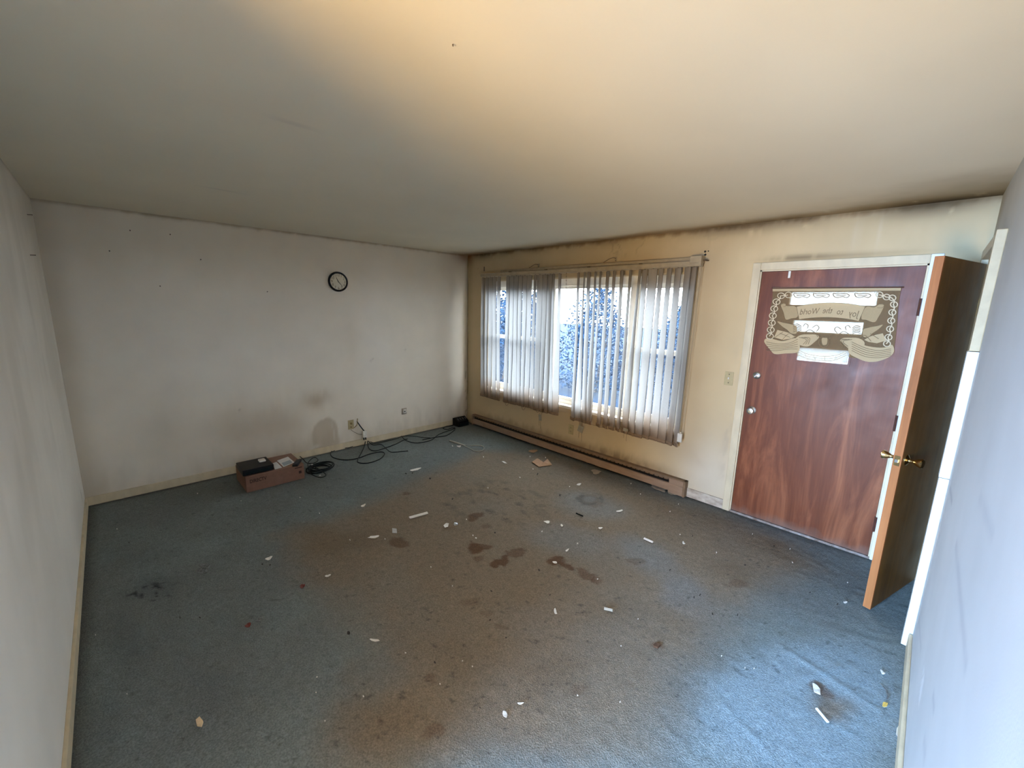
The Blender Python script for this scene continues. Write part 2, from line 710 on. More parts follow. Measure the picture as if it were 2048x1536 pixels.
def floor_col(u, v):
    wx = u + 0.16 * (fbm(u, v, 3.0, 4, 3) - 0.5) + 0.05 * (fbm(u, v, 14.0, 3, 5) - 0.5)
    wy = v + 0.16 * (fbm(u, v, 3.0, 4, 9) - 0.5) + 0.05 * (fbm(u, v, 14.0, 3, 11) - 0.5)
    clean = np.array([0.190, 0.217, 0.207])
    C = np.tile(clean, (len(u), 1))
    C = C * (0.86 + 0.30 * fbm(u, v, 1.7, 4, 21))[:, None]
    d = ellipse_mask(wx, wy, (1620, 1400, 250, 190))
    C = mixc(C, (0.25, 0.315, 0.345), 0.9 * sstep(1.15, 0.55, d))  # clean carpet, also brightened and blued for the daylight put into its colour
    # grey-blue soil in the far band
    C = mixc(C, (0.165, 0.172, 0.160), 0.55 * sstep(0.7, 1.1, d) * sstep(0.35, 0.7, fbm(u, v, 2.2, 4, 31)))
    sd = poly_sd(wx, wy, TRAFFIC)
    m = sstep(0.17, -0.24, sd) * (0.62 + 0.5 * fbm(u, v, 2.6, 4, 41))
    C = mixc(C, (0.235, 0.180, 0.122), np.clip(m, 0, 0.92))
    # lighter islands inside the traffic area
    for e, k in [((1180, 1010, 90, 34, 10), .55), ((1130, 1075, 110, 40, 14), .45), ((1380, 1190, 80, 45, 25), .5),
                 ((1290, 1110, 90, 40, 25), .5), ((1040, 1240, 80, 40), .15)]:
        d = ellipse_mask(wx, wy, e)
        C = mixc(C, (0.225, 0.245, 0.248), k * sstep(1.25, 0.3, d))
    # large soft brown soil
    for e, k in [((690, 1085, 110, 34, -8), .75), ((640, 1060, 60, 26), .5), ((760, 1440, 120, 70), .45), ((1110, 1345, 110, 60), .55),
                 ((1370, 1225, 70, 42), .35), ((1470, 1150, 75, 35, 15), .55), ((1240, 1220, 70, 35), .4), ((900, 1310, 60, 40), .35),
                 ((1560, 1100, 110, 26, 20), .55), ((1420, 1030, 90, 24, 18), .5), ((1680, 1415, 62, 34, 12), .8),
                 ((1090, 1480, 150, 60), .25), ((1010, 985, 80, 14, 8), .35), ((955, 1000, 60, 10, 8), .3), ((700, 1340, 30, 50), .2)]:
        d = ellipse_mask(wx, wy, e)
        C = mixc(C, (0.190, 0.142, 0.092), k * sstep(1.2, 0.15, d))
    # cool dark soil by the left wall
    for e, k in [((330, 1170, 80, 30), .55), ((240, 1290, 60, 90), .45), ((300, 1110, 130, 30), .3), ((420, 1400, 80, 60), .3),
                 ((200, 1450, 60, 120), .35)]:
        d = ellipse_mask(wx, wy, e)
        C = mixc(C, (0.110, 0.128, 0.128), k * sstep(1.2, 0.1, d))
    # crisp spill marks
    for e, k in [((950, 1090, 17, 12, 25), .9), ((972, 1086, 18, 5, 8), .7), ((1030, 1103, 18, 13), .6), ((1003, 1128, 18, 10, -15), .9),
                 ((1012, 1116, 10, 6), .8), ((960, 1114, 12, 7), .5), ((938, 1034, 16, 9, -20), .7), ((968, 1049, 12, 6), .4),
                 ((1120, 1120, 22, 10, 10), .85), ((1145, 1136, 18, 7, 30), .8), ((1185, 1152, 24, 11, 20), .6), ((1205, 1165, 14, 8), .5),
                 ((790, 1085, 22, 10), .6), ((812, 987, 10, 4), .5), ((865, 1466, 14, 24, 60), .45), ((860, 1360, 16, 10), .4),
                 ((1160, 1385, 24, 14), .3), ((1318, 1292, 12, 9), .5), ((1660, 1385, 30, 13, 22), .7), ((1175, 1000, 28, 11), .25),
                 ((1265, 1125, 20, 8), .35), ((1480, 1175, 24, 9), .4), ((985, 1228, 22, 7), .3), ((1010, 1250, 18, 6), .35),
                 ((948, 1205, 26, 8), .3)]:
        d = ellipse_mask(wx, wy, e) + 0.5 * (fbm(u, v, 40.0, 2, 61) - 0.5)
        C = mixc(C, (0.115, 0.062, 0.032), k * sstep(1.05, 0.75, d))
    # ring mark left by a furniture foot
    d = ellipse_mask(u, v, (1180, 998, 16, 8))
    C = mixc(C, (0.07, 0.075, 0.075), 0.5 * gauss(d, d * 0, 1.3, 0, 0.5, 1) * sstep(.3, .6, fbm(u, v, 20., 2, 77)))
    C = mixc(C, (0.20, 0.215, 0.21), 0.5 * sstep(1.0, 0.5, d))
    # dirt specks and crushed clusters
    sp = fbm(u, v, 36.0, 2, 71)
    C = mixc(C, (0.035, 0.034, 0.03), 0.55 * sstep(0.80, 0.86, sp) * (0.2 + fbm(u, v, 1.3, 3, 72)))
    d = ellipse_mask(wx, wy, (315, 1180, 60, 22, 8))
    C = mixc(C, (0.018, 0.022, 0.024), 0.9 * sstep(1.1, 0.4, d) * sstep(0.55, 0.68, fbm(u * 0.6, v, 44.0, 2, 75)))
    d = ellipse_mask(wx, wy, (985, 1000, 150, 60))
    C = mixc(C, (0.09, 0.08, 0.066), 0.5 * sstep(1.2, 0.3, d) * sstep(0.52, 0.72, fbm(u, v * 1.6, 9.0, 4, 79)))
    # dirt line along the walls
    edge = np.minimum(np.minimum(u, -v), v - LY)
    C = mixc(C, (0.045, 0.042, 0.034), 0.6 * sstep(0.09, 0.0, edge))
    return C


def floor_relief(u, v):
    P = np.zeros((len(u), 3))
    z = 0.006 * (fbm(u, v, 5.0, 3, 91) - 0.5) + 0.006 * (fbm(u, v, 32.0, 3, 95) - 0.5)
    for a, b, h, w in [((1560, 1290), (1760, 1420), .004, .018), ((1440, 1400), (1560, 1530), .003, .018), ((1600, 1240), (1790, 1290), .002, .02),
                       ((1580, 1360), (1700, 1330), .005, .02), ((1150, 1000), (1160, 985), .006, .02)]:
        A, B = fl(*a), fl(*b)
        e = B - A
        t = np.clip(((u - A[0]) * e[0] + (v - A[1]) * e[1]) / (e @ e), 0, 1)
        dd = np.hypot(u - A[0] - e[0] * t, v - A[1] - e[1] * t)
        z = z + h * np.exp(-(dd / w) ** 2)
    P[:, 2] = z - 0.003
    return P


floor = grid_sheet('floor', MATS['carpet'], 0.0, 5.75, -4.25, 0.0, 0.0125,
                   lambda u, v: np.stack([u, v, 0 * u], 1), floor_col, relief=floor_relief, thick=0.12)

# ------------------------------------------------------------------ ceiling


def ceil_col(u, v):
    C = np.tile(np.array([0.70, 0.62, 0.465]), (len(u), 1))
    C = C * (0.95 + 0.08 * fbm(u, v, 1.2, 3, 101))[:, None]
    n = fbm(u, v, 5.0, 4, 103)
    n2 = fbm(u * 3, v, 9.0, 3, 105)
    dw = -v                                # distance from the window wall
    # brown creep along the window wall
    C = mixc(C, (0.30, 0.20, 0.10), 0.8 * sstep(0.22, 0.0, dw + 0.14 * (n - 0.5)))
    for cx, w, k in [(0.55, 0.35, .5), (1.0, .2, .4), (3.55, .35, .55), (3.9, .25, .6), (4.65, .35, .9)]:
        C = mixc(C, (0.13, 0.085, 0.035), k * gauss(u, v, cx, 0, w, 0.20) * sstep(0.25, 0.55, n2 + 0.2))
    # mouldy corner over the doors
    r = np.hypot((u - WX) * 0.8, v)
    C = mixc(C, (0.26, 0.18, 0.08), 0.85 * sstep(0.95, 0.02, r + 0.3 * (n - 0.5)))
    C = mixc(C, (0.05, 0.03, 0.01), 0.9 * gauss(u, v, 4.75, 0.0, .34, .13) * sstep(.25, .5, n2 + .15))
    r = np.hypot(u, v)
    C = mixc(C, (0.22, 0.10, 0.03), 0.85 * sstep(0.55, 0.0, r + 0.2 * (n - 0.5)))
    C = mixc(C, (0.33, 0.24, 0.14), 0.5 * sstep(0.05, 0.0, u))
    # scuffs
    for px, py, l in [(590, 248, .16), (445, 380, .22)]:
        c = onZ(px, py, H)
        C = mixc(C, (0.40, 0.35, 0.29), 0.45 * gauss(u, v, c[0], c[1], .012, l * .5))
    return C


ceiling = grid_sheet('ceiling', MATS['ceiling_paint'], -0.14, WX + 0.14, LY - 0.17, 0.14, 0.02,
                     lambda u, v: np.stack([u, v, H + 0 * u], 1)[:, [0, 1, 2]], ceil_col, thick=0.0)
# the sheet must face down before it gets its thickness
ceiling.data.flip_normals()
_s = ceiling.modifiers.new('thickness', 'SOLIDIFY')
_s.thickness = 0.15
_s.offset = -1.0

# ------------------------------------------------------------------ walls
WIN = (0.42, 3.22, 0.60, 2.075)      # window opening x0 x1 z0 z1
DOOR = (3.755, 4.705, 0.0, 2.07)     # front door opening


def front_col(u, v):
    C = np.tile(np.array([0.61, 0.475, 0.285]), (len(u), 1))
    n = fbm(u, v, 4.0, 4, 201)
    n2 = fbm(u * 2.5, v * 0.8, 8.0, 4, 203)
    n3 = fbm(u, v, 30.0, 3, 205)
    C = C * (0.90 + 0.2 * fbm(u, v, 1.6, 4, 207))[:, None]
    # yellowed drip film under the ceiling
    C = mixc(C, (0.50, 0.39, 0.22), 0.35 * sstep(0.5, 0.0, (H - v) + 0.35 * (n2 - 0.5)))
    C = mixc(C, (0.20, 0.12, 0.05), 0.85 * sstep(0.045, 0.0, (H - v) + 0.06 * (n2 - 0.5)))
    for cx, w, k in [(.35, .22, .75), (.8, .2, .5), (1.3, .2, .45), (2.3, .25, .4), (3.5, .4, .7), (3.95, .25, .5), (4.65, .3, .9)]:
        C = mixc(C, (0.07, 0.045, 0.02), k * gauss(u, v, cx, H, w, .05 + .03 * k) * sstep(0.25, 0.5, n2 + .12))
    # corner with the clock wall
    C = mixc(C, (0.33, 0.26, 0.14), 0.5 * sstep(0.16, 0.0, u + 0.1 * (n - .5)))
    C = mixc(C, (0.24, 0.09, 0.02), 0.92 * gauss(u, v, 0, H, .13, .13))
    C = mixc(C, (0.20, 0.17, 0.06), 0.55 * sstep(0.03, 0.0, u) * sstep(0.45, 0.62, fbm(u * 6, v, 6, 3, 211)))
    # cracks and smears over the blind
    C = mixc(C, (0.30, 0.24, 0.16), 0.55 * sstep(0.02, 0.0, np.abs(fbm(u, v, 3.5, 4, 213) - .5)) * gauss(u, v, 2.55, 2.36, .8, .10))
    # smudge over the front door head and drips
    C = mixc(C, (0.17, 0.125, 0.07), 0.75 * gauss(u, v, 4.0, 2.155, .20, .022) * sstep(.3, .6, n2 + .15))
    C = mixc(C, (0.22, 0.16, 0.09), 0.45 * gauss(u, v, 4.3, 2.15, .35, .02))
    for cx in (4.30, 4.33, 4.44):
        C = mixc(C, (0.70, 0.63, 0.50), 0.55 * gauss(u, v, cx, 2.28, .006, .09))
    # pale low daylight by the front door put into the colour, brown streaks
    C = mixc(C, (0.70, 0.64, 0.54), 0.6 * gauss(u, v, 3.52, .25, .28, .38))
    C = mixc(C, (0.40, 0.32, 0.24), 0.5 * gauss(u, v, 3.66, .5, .035, .75) * sstep(.4, .7, n2))
    # soot above the heater
    C = mixc(C, (0.13, 0.095, 0.06), 0.75 * gauss(u, v, 2.55, .16, .50, .075) * sstep(.40, .62, n2 + .05))
    C = mixc(C, (0.25, 0.17, 0.10), 0.5 * sstep(.10, .0, v - .16 + .1 * (n2 - .5)) * sstep(.1, .5, u) * sstep(3.4, 3.0, u))
    # brown around the window
    C = mixc(C, (0.45, 0.33, 0.20), 0.45 * sstep(.25, .0, np.maximum(np.abs(u - 1.85) - 1.45, np.abs(v - 1.32) - .80) + .15 * (n - .5)))
    # specks
    C = mixc(C, (0.10, 0.07, 0.04), 0.8 * sstep(.86, .90, n3) * sstep(.5, .75, n))
    return C


def back_col(u, v):                    # u = y along the clock wall, v = z
    C = np.tile(np.array([0.80, 0.72, 0.60]), (len(u), 1))
    n = fbm(u, v, 3.0, 4, 301)
    n2 = fbm(u * 3.0, v * 0.7, 6.0, 4, 303)
    C = C * (0.93 + 0.14 * fbm(u, v, 1.3, 3, 305))[:, None]
    # light put into the colour: warm dim top, pale window-lit centre
    C = mixc(C, (0.62, 0.52, 0.37), 0.55 * sstep(1.75, 2.3, v + .3 * (n - .5)))
    C = mixc(C, (0.84, 0.79, 0.71), 0.7 * gauss(u, v, -2.9, 1.2, 1.1, .5))
    C = mixc(C, (0.84, 0.79, 0.71), 0.6 * gauss(u, v, -1.45, 1.25, .30, .6))
    # brown clouds low on the wall
    for px, py, ry, rz, k in [(635, 798, .15, .11, .65), (470, 860, .30, .25, .40), (560, 850, .28, .22, .45), (600, 900, .22, .16, .3),
                              (330, 880, .18, .30, .22), (700, 680, .10, .35, .16)]:
        c = onX(px, py)
        C = mixc(C, (0.40, 0.30, 0.19), k * gauss(u + .12 * (n - .5), v + .12 * (n2 - .5), c[1], c[2], ry, rz))
    # water stain with an arched top
    c = onX(652, 868)
    d = np.hypot((u - c[1]) / .155, np.where(v > c[2], (v - c[2]) / .20, (v - c[2]) / .6)) + .25 * (n2 - .5)
    C = mixc(C, (0.42, 0.32, 0.20), 0.55 * sstep(1.05, .85, d))
    C = mixc(C, (0.75, 0.70, 0.60), 0.5 * gauss(d, d * 0, 1.12, 0, .10, 1) * sstep(.4, .6, n2))
    c = onX(672, 865)
    C = mixc(C, (0.78, 0.74, 0.66), 0.6 * gauss(u, v, c[1], c[2], .05, .16) * sstep(.5, .65, fbm(u * 8, v, 6, 2, 311)))
    c = onX(632, 893)
    C = mixc(C, (0.78, 0.74, 0.66), 0.7 * gauss(u, v, c[1], c[2], .045, .02))
    # streaky corners and top line
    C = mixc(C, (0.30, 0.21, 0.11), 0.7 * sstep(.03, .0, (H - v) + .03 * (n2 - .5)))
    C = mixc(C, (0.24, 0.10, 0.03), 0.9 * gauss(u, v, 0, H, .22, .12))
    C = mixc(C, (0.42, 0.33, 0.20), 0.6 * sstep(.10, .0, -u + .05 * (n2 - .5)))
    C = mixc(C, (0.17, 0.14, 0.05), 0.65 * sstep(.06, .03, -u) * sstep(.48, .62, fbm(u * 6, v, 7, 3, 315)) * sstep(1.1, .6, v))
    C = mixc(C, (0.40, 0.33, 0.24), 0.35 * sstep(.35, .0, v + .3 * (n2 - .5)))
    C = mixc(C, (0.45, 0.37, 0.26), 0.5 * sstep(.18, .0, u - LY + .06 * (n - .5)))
    for px, py in [(745, 718), (742, 722), (575, 905), (480, 820), (810, 700)]:
        c = onX(px, py)
        C = mixc(C, (0.25, 0.20, 0.15), 0.6 * gauss(u, v, c[1], c[2], .008, .012))
    return C


def left_col(u, v):                    # u = x along the left wall
    C = np.tile(np.array([0.82, 0.765, 0.675]), (len(u), 1))
    n = fbm(u, v, 3.0, 4, 401)
    n2 = fbm(u * 1.4, v * 0.5, 3.0, 3, 403)
    C = C * (0.95 + 0.09 * n2)[:, None]
    C = mixc(C, (0.60, 0.55, 0.46), 0.35 * sstep(.45, .7, n2) * sstep(.2, 1.2, v))
    C = mixc(C, (0.56, 0.49, 0.38), 0.45 * sstep(1.8, 2.4, v + .3 * (n - .5)))
    C = mixc(C, (0.42, 0.34, 0.24), 0.6 * sstep(.03, .0, H - v))
    C = mixc(C, (0.20, 0.19, 0.17), 0.6 * gauss(u, v, .26, .20, .006, .05))
    return C


def right_col(u, v):                   # u = y along the right wall
    C = np.tile(np.array([0.56, 0.555, 0.545]), (len(u), 1))
    n = fbm(u, v, 3.0, 4, 501)
    n2 = fbm(u * 1.2, v * 3.0, 3.5, 4, 503)
    C = C * (0.95 + 0.1 * n)[:, None]
    C = mixc(C, (0.50, 0.41, 0.27), 0.75 * sstep(1.55, 2.4, v + .25 * (n - .5)))
    C = mixc(C, (0.38, 0.26, 0.12), 0.6 * sstep(.40, .0, np.hypot(u, v - H) + .15 * (n - .5)))
    # scuffs
    for a, b, w, k in [((1912, 1090), (1932, 1330), .020, .40), ((1900, 975), (1904, 1005), .012, .6), ((1960, 995), (1985, 1070), .02, .25),
                       ((1866, 1390), (1868, 1420), .012, .5), ((1848, 1480), (1850, 1510), .02, .3), ((1975, 560), (1990, 520), .01, .35),
                       ((1838, 1240), (1842, 1300), .01, .35)]:
        A, B = onX(*a, WX)[1:], onX(*b, WX)[1:]
        e = B - A
        t = np.clip(((u - A[0]) * e[0] + (v - A[1]) * e[1]) / (e @ e), 0, 1)
        dd = np.hypot(u - A[0] - e[0] * t, v - A[1] - e[1] * t)
        C = mixc(C, (0.33, 0.33, 0.36), k * np.exp(-(dd / w) ** 2) * sstep(.25, .6, n2 + .15))
    return C


def right_relief(u, v):
    """two gouges where the paint has been knocked off"""
    P = np.zeros((len(u), 3))
    for px, py, a, b in [(1846, 1352, .018, .012), (1842, 1372, .022, .014), (1839, 1390, .012, .008)]:
        c = onX(px, py, WX)
        P[:, 0] += 0.008 * gauss(u, v, c[1], c[2], a, b) - 0.006 * gauss(u, v, c[1] - .03, c[2] + .01, a, b)
    return P


CLO = (-0.846, -0.085, 0.0, 2.075)     # doorway in the right wall (y0 y1 z0 z1)
OPN = (3.88, 4.93, 0.0, 2.10)          # wide opening to the hall, behind the camera

wall_front = grid_sheet('wall_front', MATS['wall_paint'], -0.14, WX + .14, -0.12, H + .1, 0.016,
                        lambda u, v: np.stack([u, 0 * u, v], 1), front_col, holes=[WIN, (DOOR[0], DOOR[1], -0.12, DOOR[3])])
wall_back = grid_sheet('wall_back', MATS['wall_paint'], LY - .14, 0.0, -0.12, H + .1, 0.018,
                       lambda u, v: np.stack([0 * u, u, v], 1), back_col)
wall_left = grid_sheet('wall_left', MATS['wall_paint'], -0.14, WX + .14, -0.12, H + .1, 0.025,
                       lambda u, v: np.stack([u, LY + 0 * u, v], 1), left_col, holes=[(OPN[0], OPN[1], -0.12, OPN[3])], thick=0.0)
wall_left.data.flip_normals()
wall_right = grid_sheet('wall_right', MATS['wall_paint'], LY - .14, 0.0, -0.12, H + .1, 0.015,
                        lambda u, v: np.stack([WX + 0 * u, u, v], 1), right_col, holes=[(CLO[0], CLO[1], -0.12, CLO[3])],
                        relief=right_relief, thick=0.0)
wall_right.data.flip_normals()
for _w in (wall_left, wall_right):
    _s = _w.modifiers.new('thickness', 'SOLIDIFY')
    _s.thickness = 0.12
    _s.offset = -1.0


def plain(name, mb, m):
    return struct(mb.build(name, m))


mat('hall_wall_paint', (0.66, 0.60, 0.48), rough=0.8, var=0.05)
mat('hall_wood', (0.36, 0.20, 0.09), rough=0.4, var=0.2, vscale=6.0, stretch=(1, 8, 1))
mat('closet_paint', (0.28, 0.22, 0.15), rough=0.85, var=0.08)
# hall behind the camera
HY0, HY1, HX0, HX1 = -7.95, LY - .13, 2.9, 6.6
plain('floor_hall', MB().box(HX0 - .1, HX1 + .1, HY0 - .1, -4.25, -.12, 0.0), 'hall_wood')
plain('ceiling_hall', MB().box(HX0 - .1, HX1 + .1, HY0 - .1, LY - .17, H, H + .15), 'hall_wall_paint')
plain('wall_hall_rear', MB().box(HX0 - .1, HX1 + .1, HY0 - .1, HY0, 0, H), 'hall_wall_paint')
plain('wall_hall_side', MB().box(HX0 - .1, HX0, HY0, HY1, 0, H), 'hall_wall_paint')
plain('wall_hall_end', MB().box(HX1, HX1 + .1, HY0, HY1 + .2, 0, H), 'hall_wall_paint')
plain('wall_hall_front', MB().box(WX + .14, HX1, HY1, HY1 + .12, 0, H), 'hall_wall_paint')
# closet behind the open brown door
plain('wall_closet_back', MB().box(5.68, 5.76, -1.5, 0.14, -.1, H + .1), 'closet_paint')
plain('wall_closet_near', MB().box(WX + .12, 5.70, -1.58, -1.5, -.1, H + .1), 'closet_paint')
plain('wall_closet_far', MB().box(WX + .12, 5.70, 0.0, 0.14, -.1, H + .1), 'closet_paint')
plain('ceiling_closet', MB().box(WX + .12, 5.76, -1.58, 0.14, H, H + .15), 'closet_paint')
# eaves over the window
mat('roof_felt', (0.12, 0.10, 0.09), rough=0.9, var=0.15)
plain('roof', MB().box(-1.5, 8.0, -8.5, 0.62, H + .26, H + .40), 'roof_felt')

# ------------------------------------------------------------------ trim of the room
bb = 0.075
plain('baseboard_back', MB().box(0.0, 0.014, LY, -0.02, 0.0, bb, .003), 'cream_trim')
plain('baseboard_left', MB().box(0.014, OPN[0] - .07, LY, LY + .014, 0.0, bb, .003), 'cream_trim')
mat('scuffed_trim', (0.66, 0.58, 0.47), rough=0.6, color2=(0.36, 0.27, 0.20), vscale=16.0, stretch=(1, 1, 2.0))
plain('baseboard_front', MB().box(3.372, 3.70, -0.013, 0.0, 0.0, .088, .003), 'scuffed_trim')
plain('baseboard_right', MB().box(WX - .016, WX, LY + .014, -.915, 0.0, .085, .006), 'cream_trim')

# casing of the doorway with the brown door (only its near leg and head can be seen)
trim1 = struct_root('trim_1', (WX, -.9, 0))
cy0, cy1 = -0.905, -0.846
MB().box(WX - .036, WX, cy0, cy1, 0.0, .955, .003).build('casing_leg', 'white_trim', trim1)
MB().box(WX - .038, WX, cy0, cy1, .958, 1.585, .003).build('casing_leg', 'white_trim', trim1)
MB().box(WX - .034, WX, cy0, cy1, 1.588, 2.13, .003).build('casing_leg', 'old_cream', trim1)
MB().box(WX - .030, WX, cy1, -.03, 2.075, 2.13, .003).build('casing_head', 'cream_trim', trim1)
MB().box(WX - .030, WX, -.085, -.03, 0.0, 2.075, .003).build('casing_leg', 'cream_trim', trim1)
MB().box(WX, WX + .12, cy1, cy1 + .018, 0.0, 2.075).box(WX, WX + .12, -.103, -.085, 0, 2.075).box(WX, WX + .12, cy1, -.085, 2.057, 2.075).build('jamb', 'cream_trim', trim1)

# ------------------------------------------------------------------ window
win = struct_root('window_1', (1.82, 0.05, WIN[2]))
x0, x1, z0, z1 = WIN
ya, yb = 0.055, 0.115
MB().box(x0, x1, ya, yb, z0, z0 + .055, .004).build('frame_rail', 'window_vinyl', win)
MB().box(x0, x1, ya, yb, z1 - .085, z1, .004).build('frame_rail', 'window_vinyl', win)
MB().box(x0, x0 + .05, ya, yb, z0 + .055, z1 - .085, .004).build('frame_stile', 'window_vinyl', win)
MB().box(x1 - .05, x1, ya, yb, z0 + .055, z1 - .085, .004).build('frame_stile', 'window_vinyl', win)
M1, M2 = 1.50, 2.60
for mx_ in (M1, M2):
    MB().box(mx_, mx_ + .065, ya - .02, yb, z0 + .055, z1 - .085, .004).build('mullion', 'window_vinyl', win)
MB().box(x0, x1, 0.0, ya, z0 - .001, z0 + .012).build('stool', 'window_vinyl', win)
MB().box(x0 - .05, x1 + .05, -.035, 0.0, z0 - .02, z0 + .012, .004).build('sill', 'window_vinyl', win)
mat('apron_paint', (0.55, 0.42, 0.27), rough=0.6, var=0.08)
MB().box(x0 - .03, x1 + .03, -.012, 0.0, z0 - .075, z0 - .02, .003).build('apron', 'apron_paint', win)
zm = 1.335
for a, b in ((x0 + .05, M1), (M2 + .065, x1 - .05)):     # double hung sashes either side
    for lo, hi, yy in ((z0 + .055, zm + .02, ya + .004), (zm - .02, z1 - .085, ya + .028)):
        s = MB()
        s.box(a, a + .035, yy, yy + .022, lo, hi)
        s.box(b - .035, b, yy, yy + .022, lo, hi)
        s.box(a + .035, b - .035, yy, yy + .022, lo, lo + .045)
        s.box(a + .035, b - .035, yy, yy + .022, hi - .04, hi)
        so = s.build('sash', 'window_vinyl', win)
        MB().box(a + .03, b - .03, yy + .009, yy + .013, lo + .04, hi - .035).build('pane', 'window_glass', so)
s = MB()
a, b, lo, hi, yy = M1 + .065, M2, z0 + .055, z1 - .085, ya + .012
s.box(a, a + .025, yy, yy + .03, lo, hi).box(b - .025, b, yy, yy + .03, lo, hi)
s.box(a + .025, b - .025, yy, yy + .03, lo, lo + .03).box(a + .025, b - .025, yy, yy + .03, hi - .03, hi)
so = s.build('sash', 'window_vinyl', win)
MB().box(a + .02, b - .02, yy + .012, yy + .017, lo + .025, hi - .025).build('pane', 'window_glass', so)

# ------------------------------------------------------------------ front door
d1 = struct_root('door_1', (4.23, 0.0, 0.0))


def veneer(name, c1, c2, rough, dirt=True, scale=2.2):
    m = bpy.data.materials.new(name)
    m.use_nodes = True
    N = NT(m)
    bs = N.n['Principled BSDF']
    bs.inputs['Specular IOR Level'].default_value = 0.28
    tc = N.add('ShaderNodeTexCoord')
    mp = N.add('ShaderNodeMapping')
    mp.inputs['Scale'].default_value = (3.2, 3.2, 0.42)
    N.l.new(tc.outputs['Object'], mp.inputs[0])
    n1 = N.add('ShaderNodeTexNoise', i_Scale=scale, i_Detail=7.0, i_Roughness=0.62, i_Distortion=1.3)
    N.l.new(mp.outputs[0], n1.inputs['Vector'])
    rp = N.add('ShaderNodeValToRGB')
    e = rp.color_ramp.elements
    e[0].position, e[0].color = 0.28, (*(np.array(c1) * 0.68), 1)
    e[1].position, e[1].color = 0.72, (*c2, 1)
    k = e.new(0.48)
    k.color = (*c1, 1)
    N.l.new(n1.outputs['Fac'], rp.inputs['Fac'])
    mp2 = N.add('ShaderNodeMapping')
    mp2.inputs['Scale'].default_value = (90.0, 90.0, 2.5)
    N.l.new(tc.outputs['Object'], mp2.inputs[0])
    n2 = N.add('ShaderNodeTexNoise', i_Scale=1.0, i_Detail=3.0)
    N.l.new(mp2.outputs[0], n2.inputs['Vector'])
    r2 = N.add('ShaderNodeValToRGB')
    r2.color_ramp.elements[0].position, r2.color_ramp.elements[0].color = 0.3, (0.90, 0.90, 0.90, 1)
    r2.color_ramp.elements[1].position, r2.color_ramp.elements[1].color = 0.7, (1.06, 1.06, 1.06, 1)
    N.l.new(n2.outputs['Fac'], r2.inputs['Fac'])
    mx = N.add('ShaderNodeMix', data_type='RGBA', blend_type='MULTIPLY')
    mx.inputs['Factor'].default_value = 1.0
    N.l.new(rp.outputs[0], mx.inputs['A'])
    N.l.new(r2.outputs[0], mx.inputs['B'])
    col = mx.outputs['Result']
    if dirt:                            # grey dirt kicked up along the foot of the door
        sx = N.add('ShaderNodeSeparateXYZ')
        N.l.new(tc.outputs['Object'], sx.inputs[0])
        n3 = N.add('ShaderNodeTexNoise', i_Scale=9.0, i_Detail=5.0)
        N.l.new(tc.outputs['Object'], n3.inputs['Vector'])
        ad = N.add('ShaderNodeMath', operation='MULTIPLY_ADD', i_1=0.16, i_2=-0.08)
        N.l.new(n3.outputs['Fac'], ad.inputs[0])
        a2 = N.add('ShaderNodeMath', operation='ADD')
        N.l.new(sx.outputs['Z'], a2.inputs[0])
        N.l.new(ad.outputs[0], a2.inputs[1])
        mr = N.add('ShaderNodeMapRange')
        mr.inputs['From Min'].default_value = 0.0
        mr.inputs['From Max'].default_value = 0.09
        mr.inputs['To Min'].default_value = 0.7
        mr.inputs['To Max'].default_value = 0.0
        N.l.new(a2.outputs[0], mr.inputs['Value'])
        m3 = N.add('ShaderNodeMix', data_type='RGBA')
        N.l.new(mr.outputs[0], m3.inputs['Factor'])
        N.l.new(col, m3.inputs['A'])
        m3.inputs['B'].default_value = (0.20, 0.13, 0.10, 1)
        col = m3.outputs['Result']
    N.l.new(col, bs.inputs['Base Color'])
    n4 = N.add('ShaderNodeTexNoise', i_Scale=7.0, i_Detail=4.0)
    N.l.new(tc.outputs['Object'], n4.inputs['Vector'])
    m4 = N.add('ShaderNodeMapRange')
    m4.inputs['To Min'].default_value = rough - 0.10
    m4.inputs['To Max'].default_value = rough + 0.16
    N.l.new(n4.outputs['Fac'], m4.inputs['Value'])
    N.l.new(m4.outputs[0], bs.inputs['Roughness'])
    bp = N.add('ShaderNodeBump', i_Strength=0.12, i_Distance=0.002)
    N.l.new(n2.outputs['Fac'], bp.inputs['Height'])
    N.l.new(bp.outputs[0], bs.inputs['Normal'])
    MATS[name] = m
    return m


veneer('red_veneer', (0.170, 0.047, 0.018), (0.32, 0.108, 0.045), 0.40)
veneer('brown_veneer', (0.175, 0.078, 0.015), (0.23, 0.105, 0.022), 0.5, dirt=False, scale=1.4)
veneer('edge_veneer', (0.36, 0.125, 0.036), (0.46, 0.17, 0.055), 0.5, dirt=False, scale=1.4)

DX0, DX1, DZ0, DZ1 = 3.765, 4.695, 0.018, 2.060
PAN = [(3.978, 4.486, 1.806, 1.902), (4.022, 4.438, 1.606, 1.690), (4.080, 4.390, 1.388, 1.488)]
# slab with three stepped openings
HS = [(p[0], p[1], p[2], p[3]) for p in PAN]


def slab_mesh():
    xs = sorted({DX0, DX1} | {q for p in PAN for q in p[:2]})
    zs = sorted({DZ0, DZ1} | {q for p in PAN for q in p[2:]})
    mb = MB()
    for i in range(len(xs) - 1):
        for j in range(len(zs) - 1):
            cx, cz = (xs[i] + xs[i + 1]) / 2, (zs[j] + zs[j + 1]) / 2
            if any(p[0] < cx < p[1] and p[2] < cz < p[3] for p in PAN):
                continue
            mb.box(xs[i], xs[i + 1], .004, .044, zs[j], zs[j + 1])
    return mb


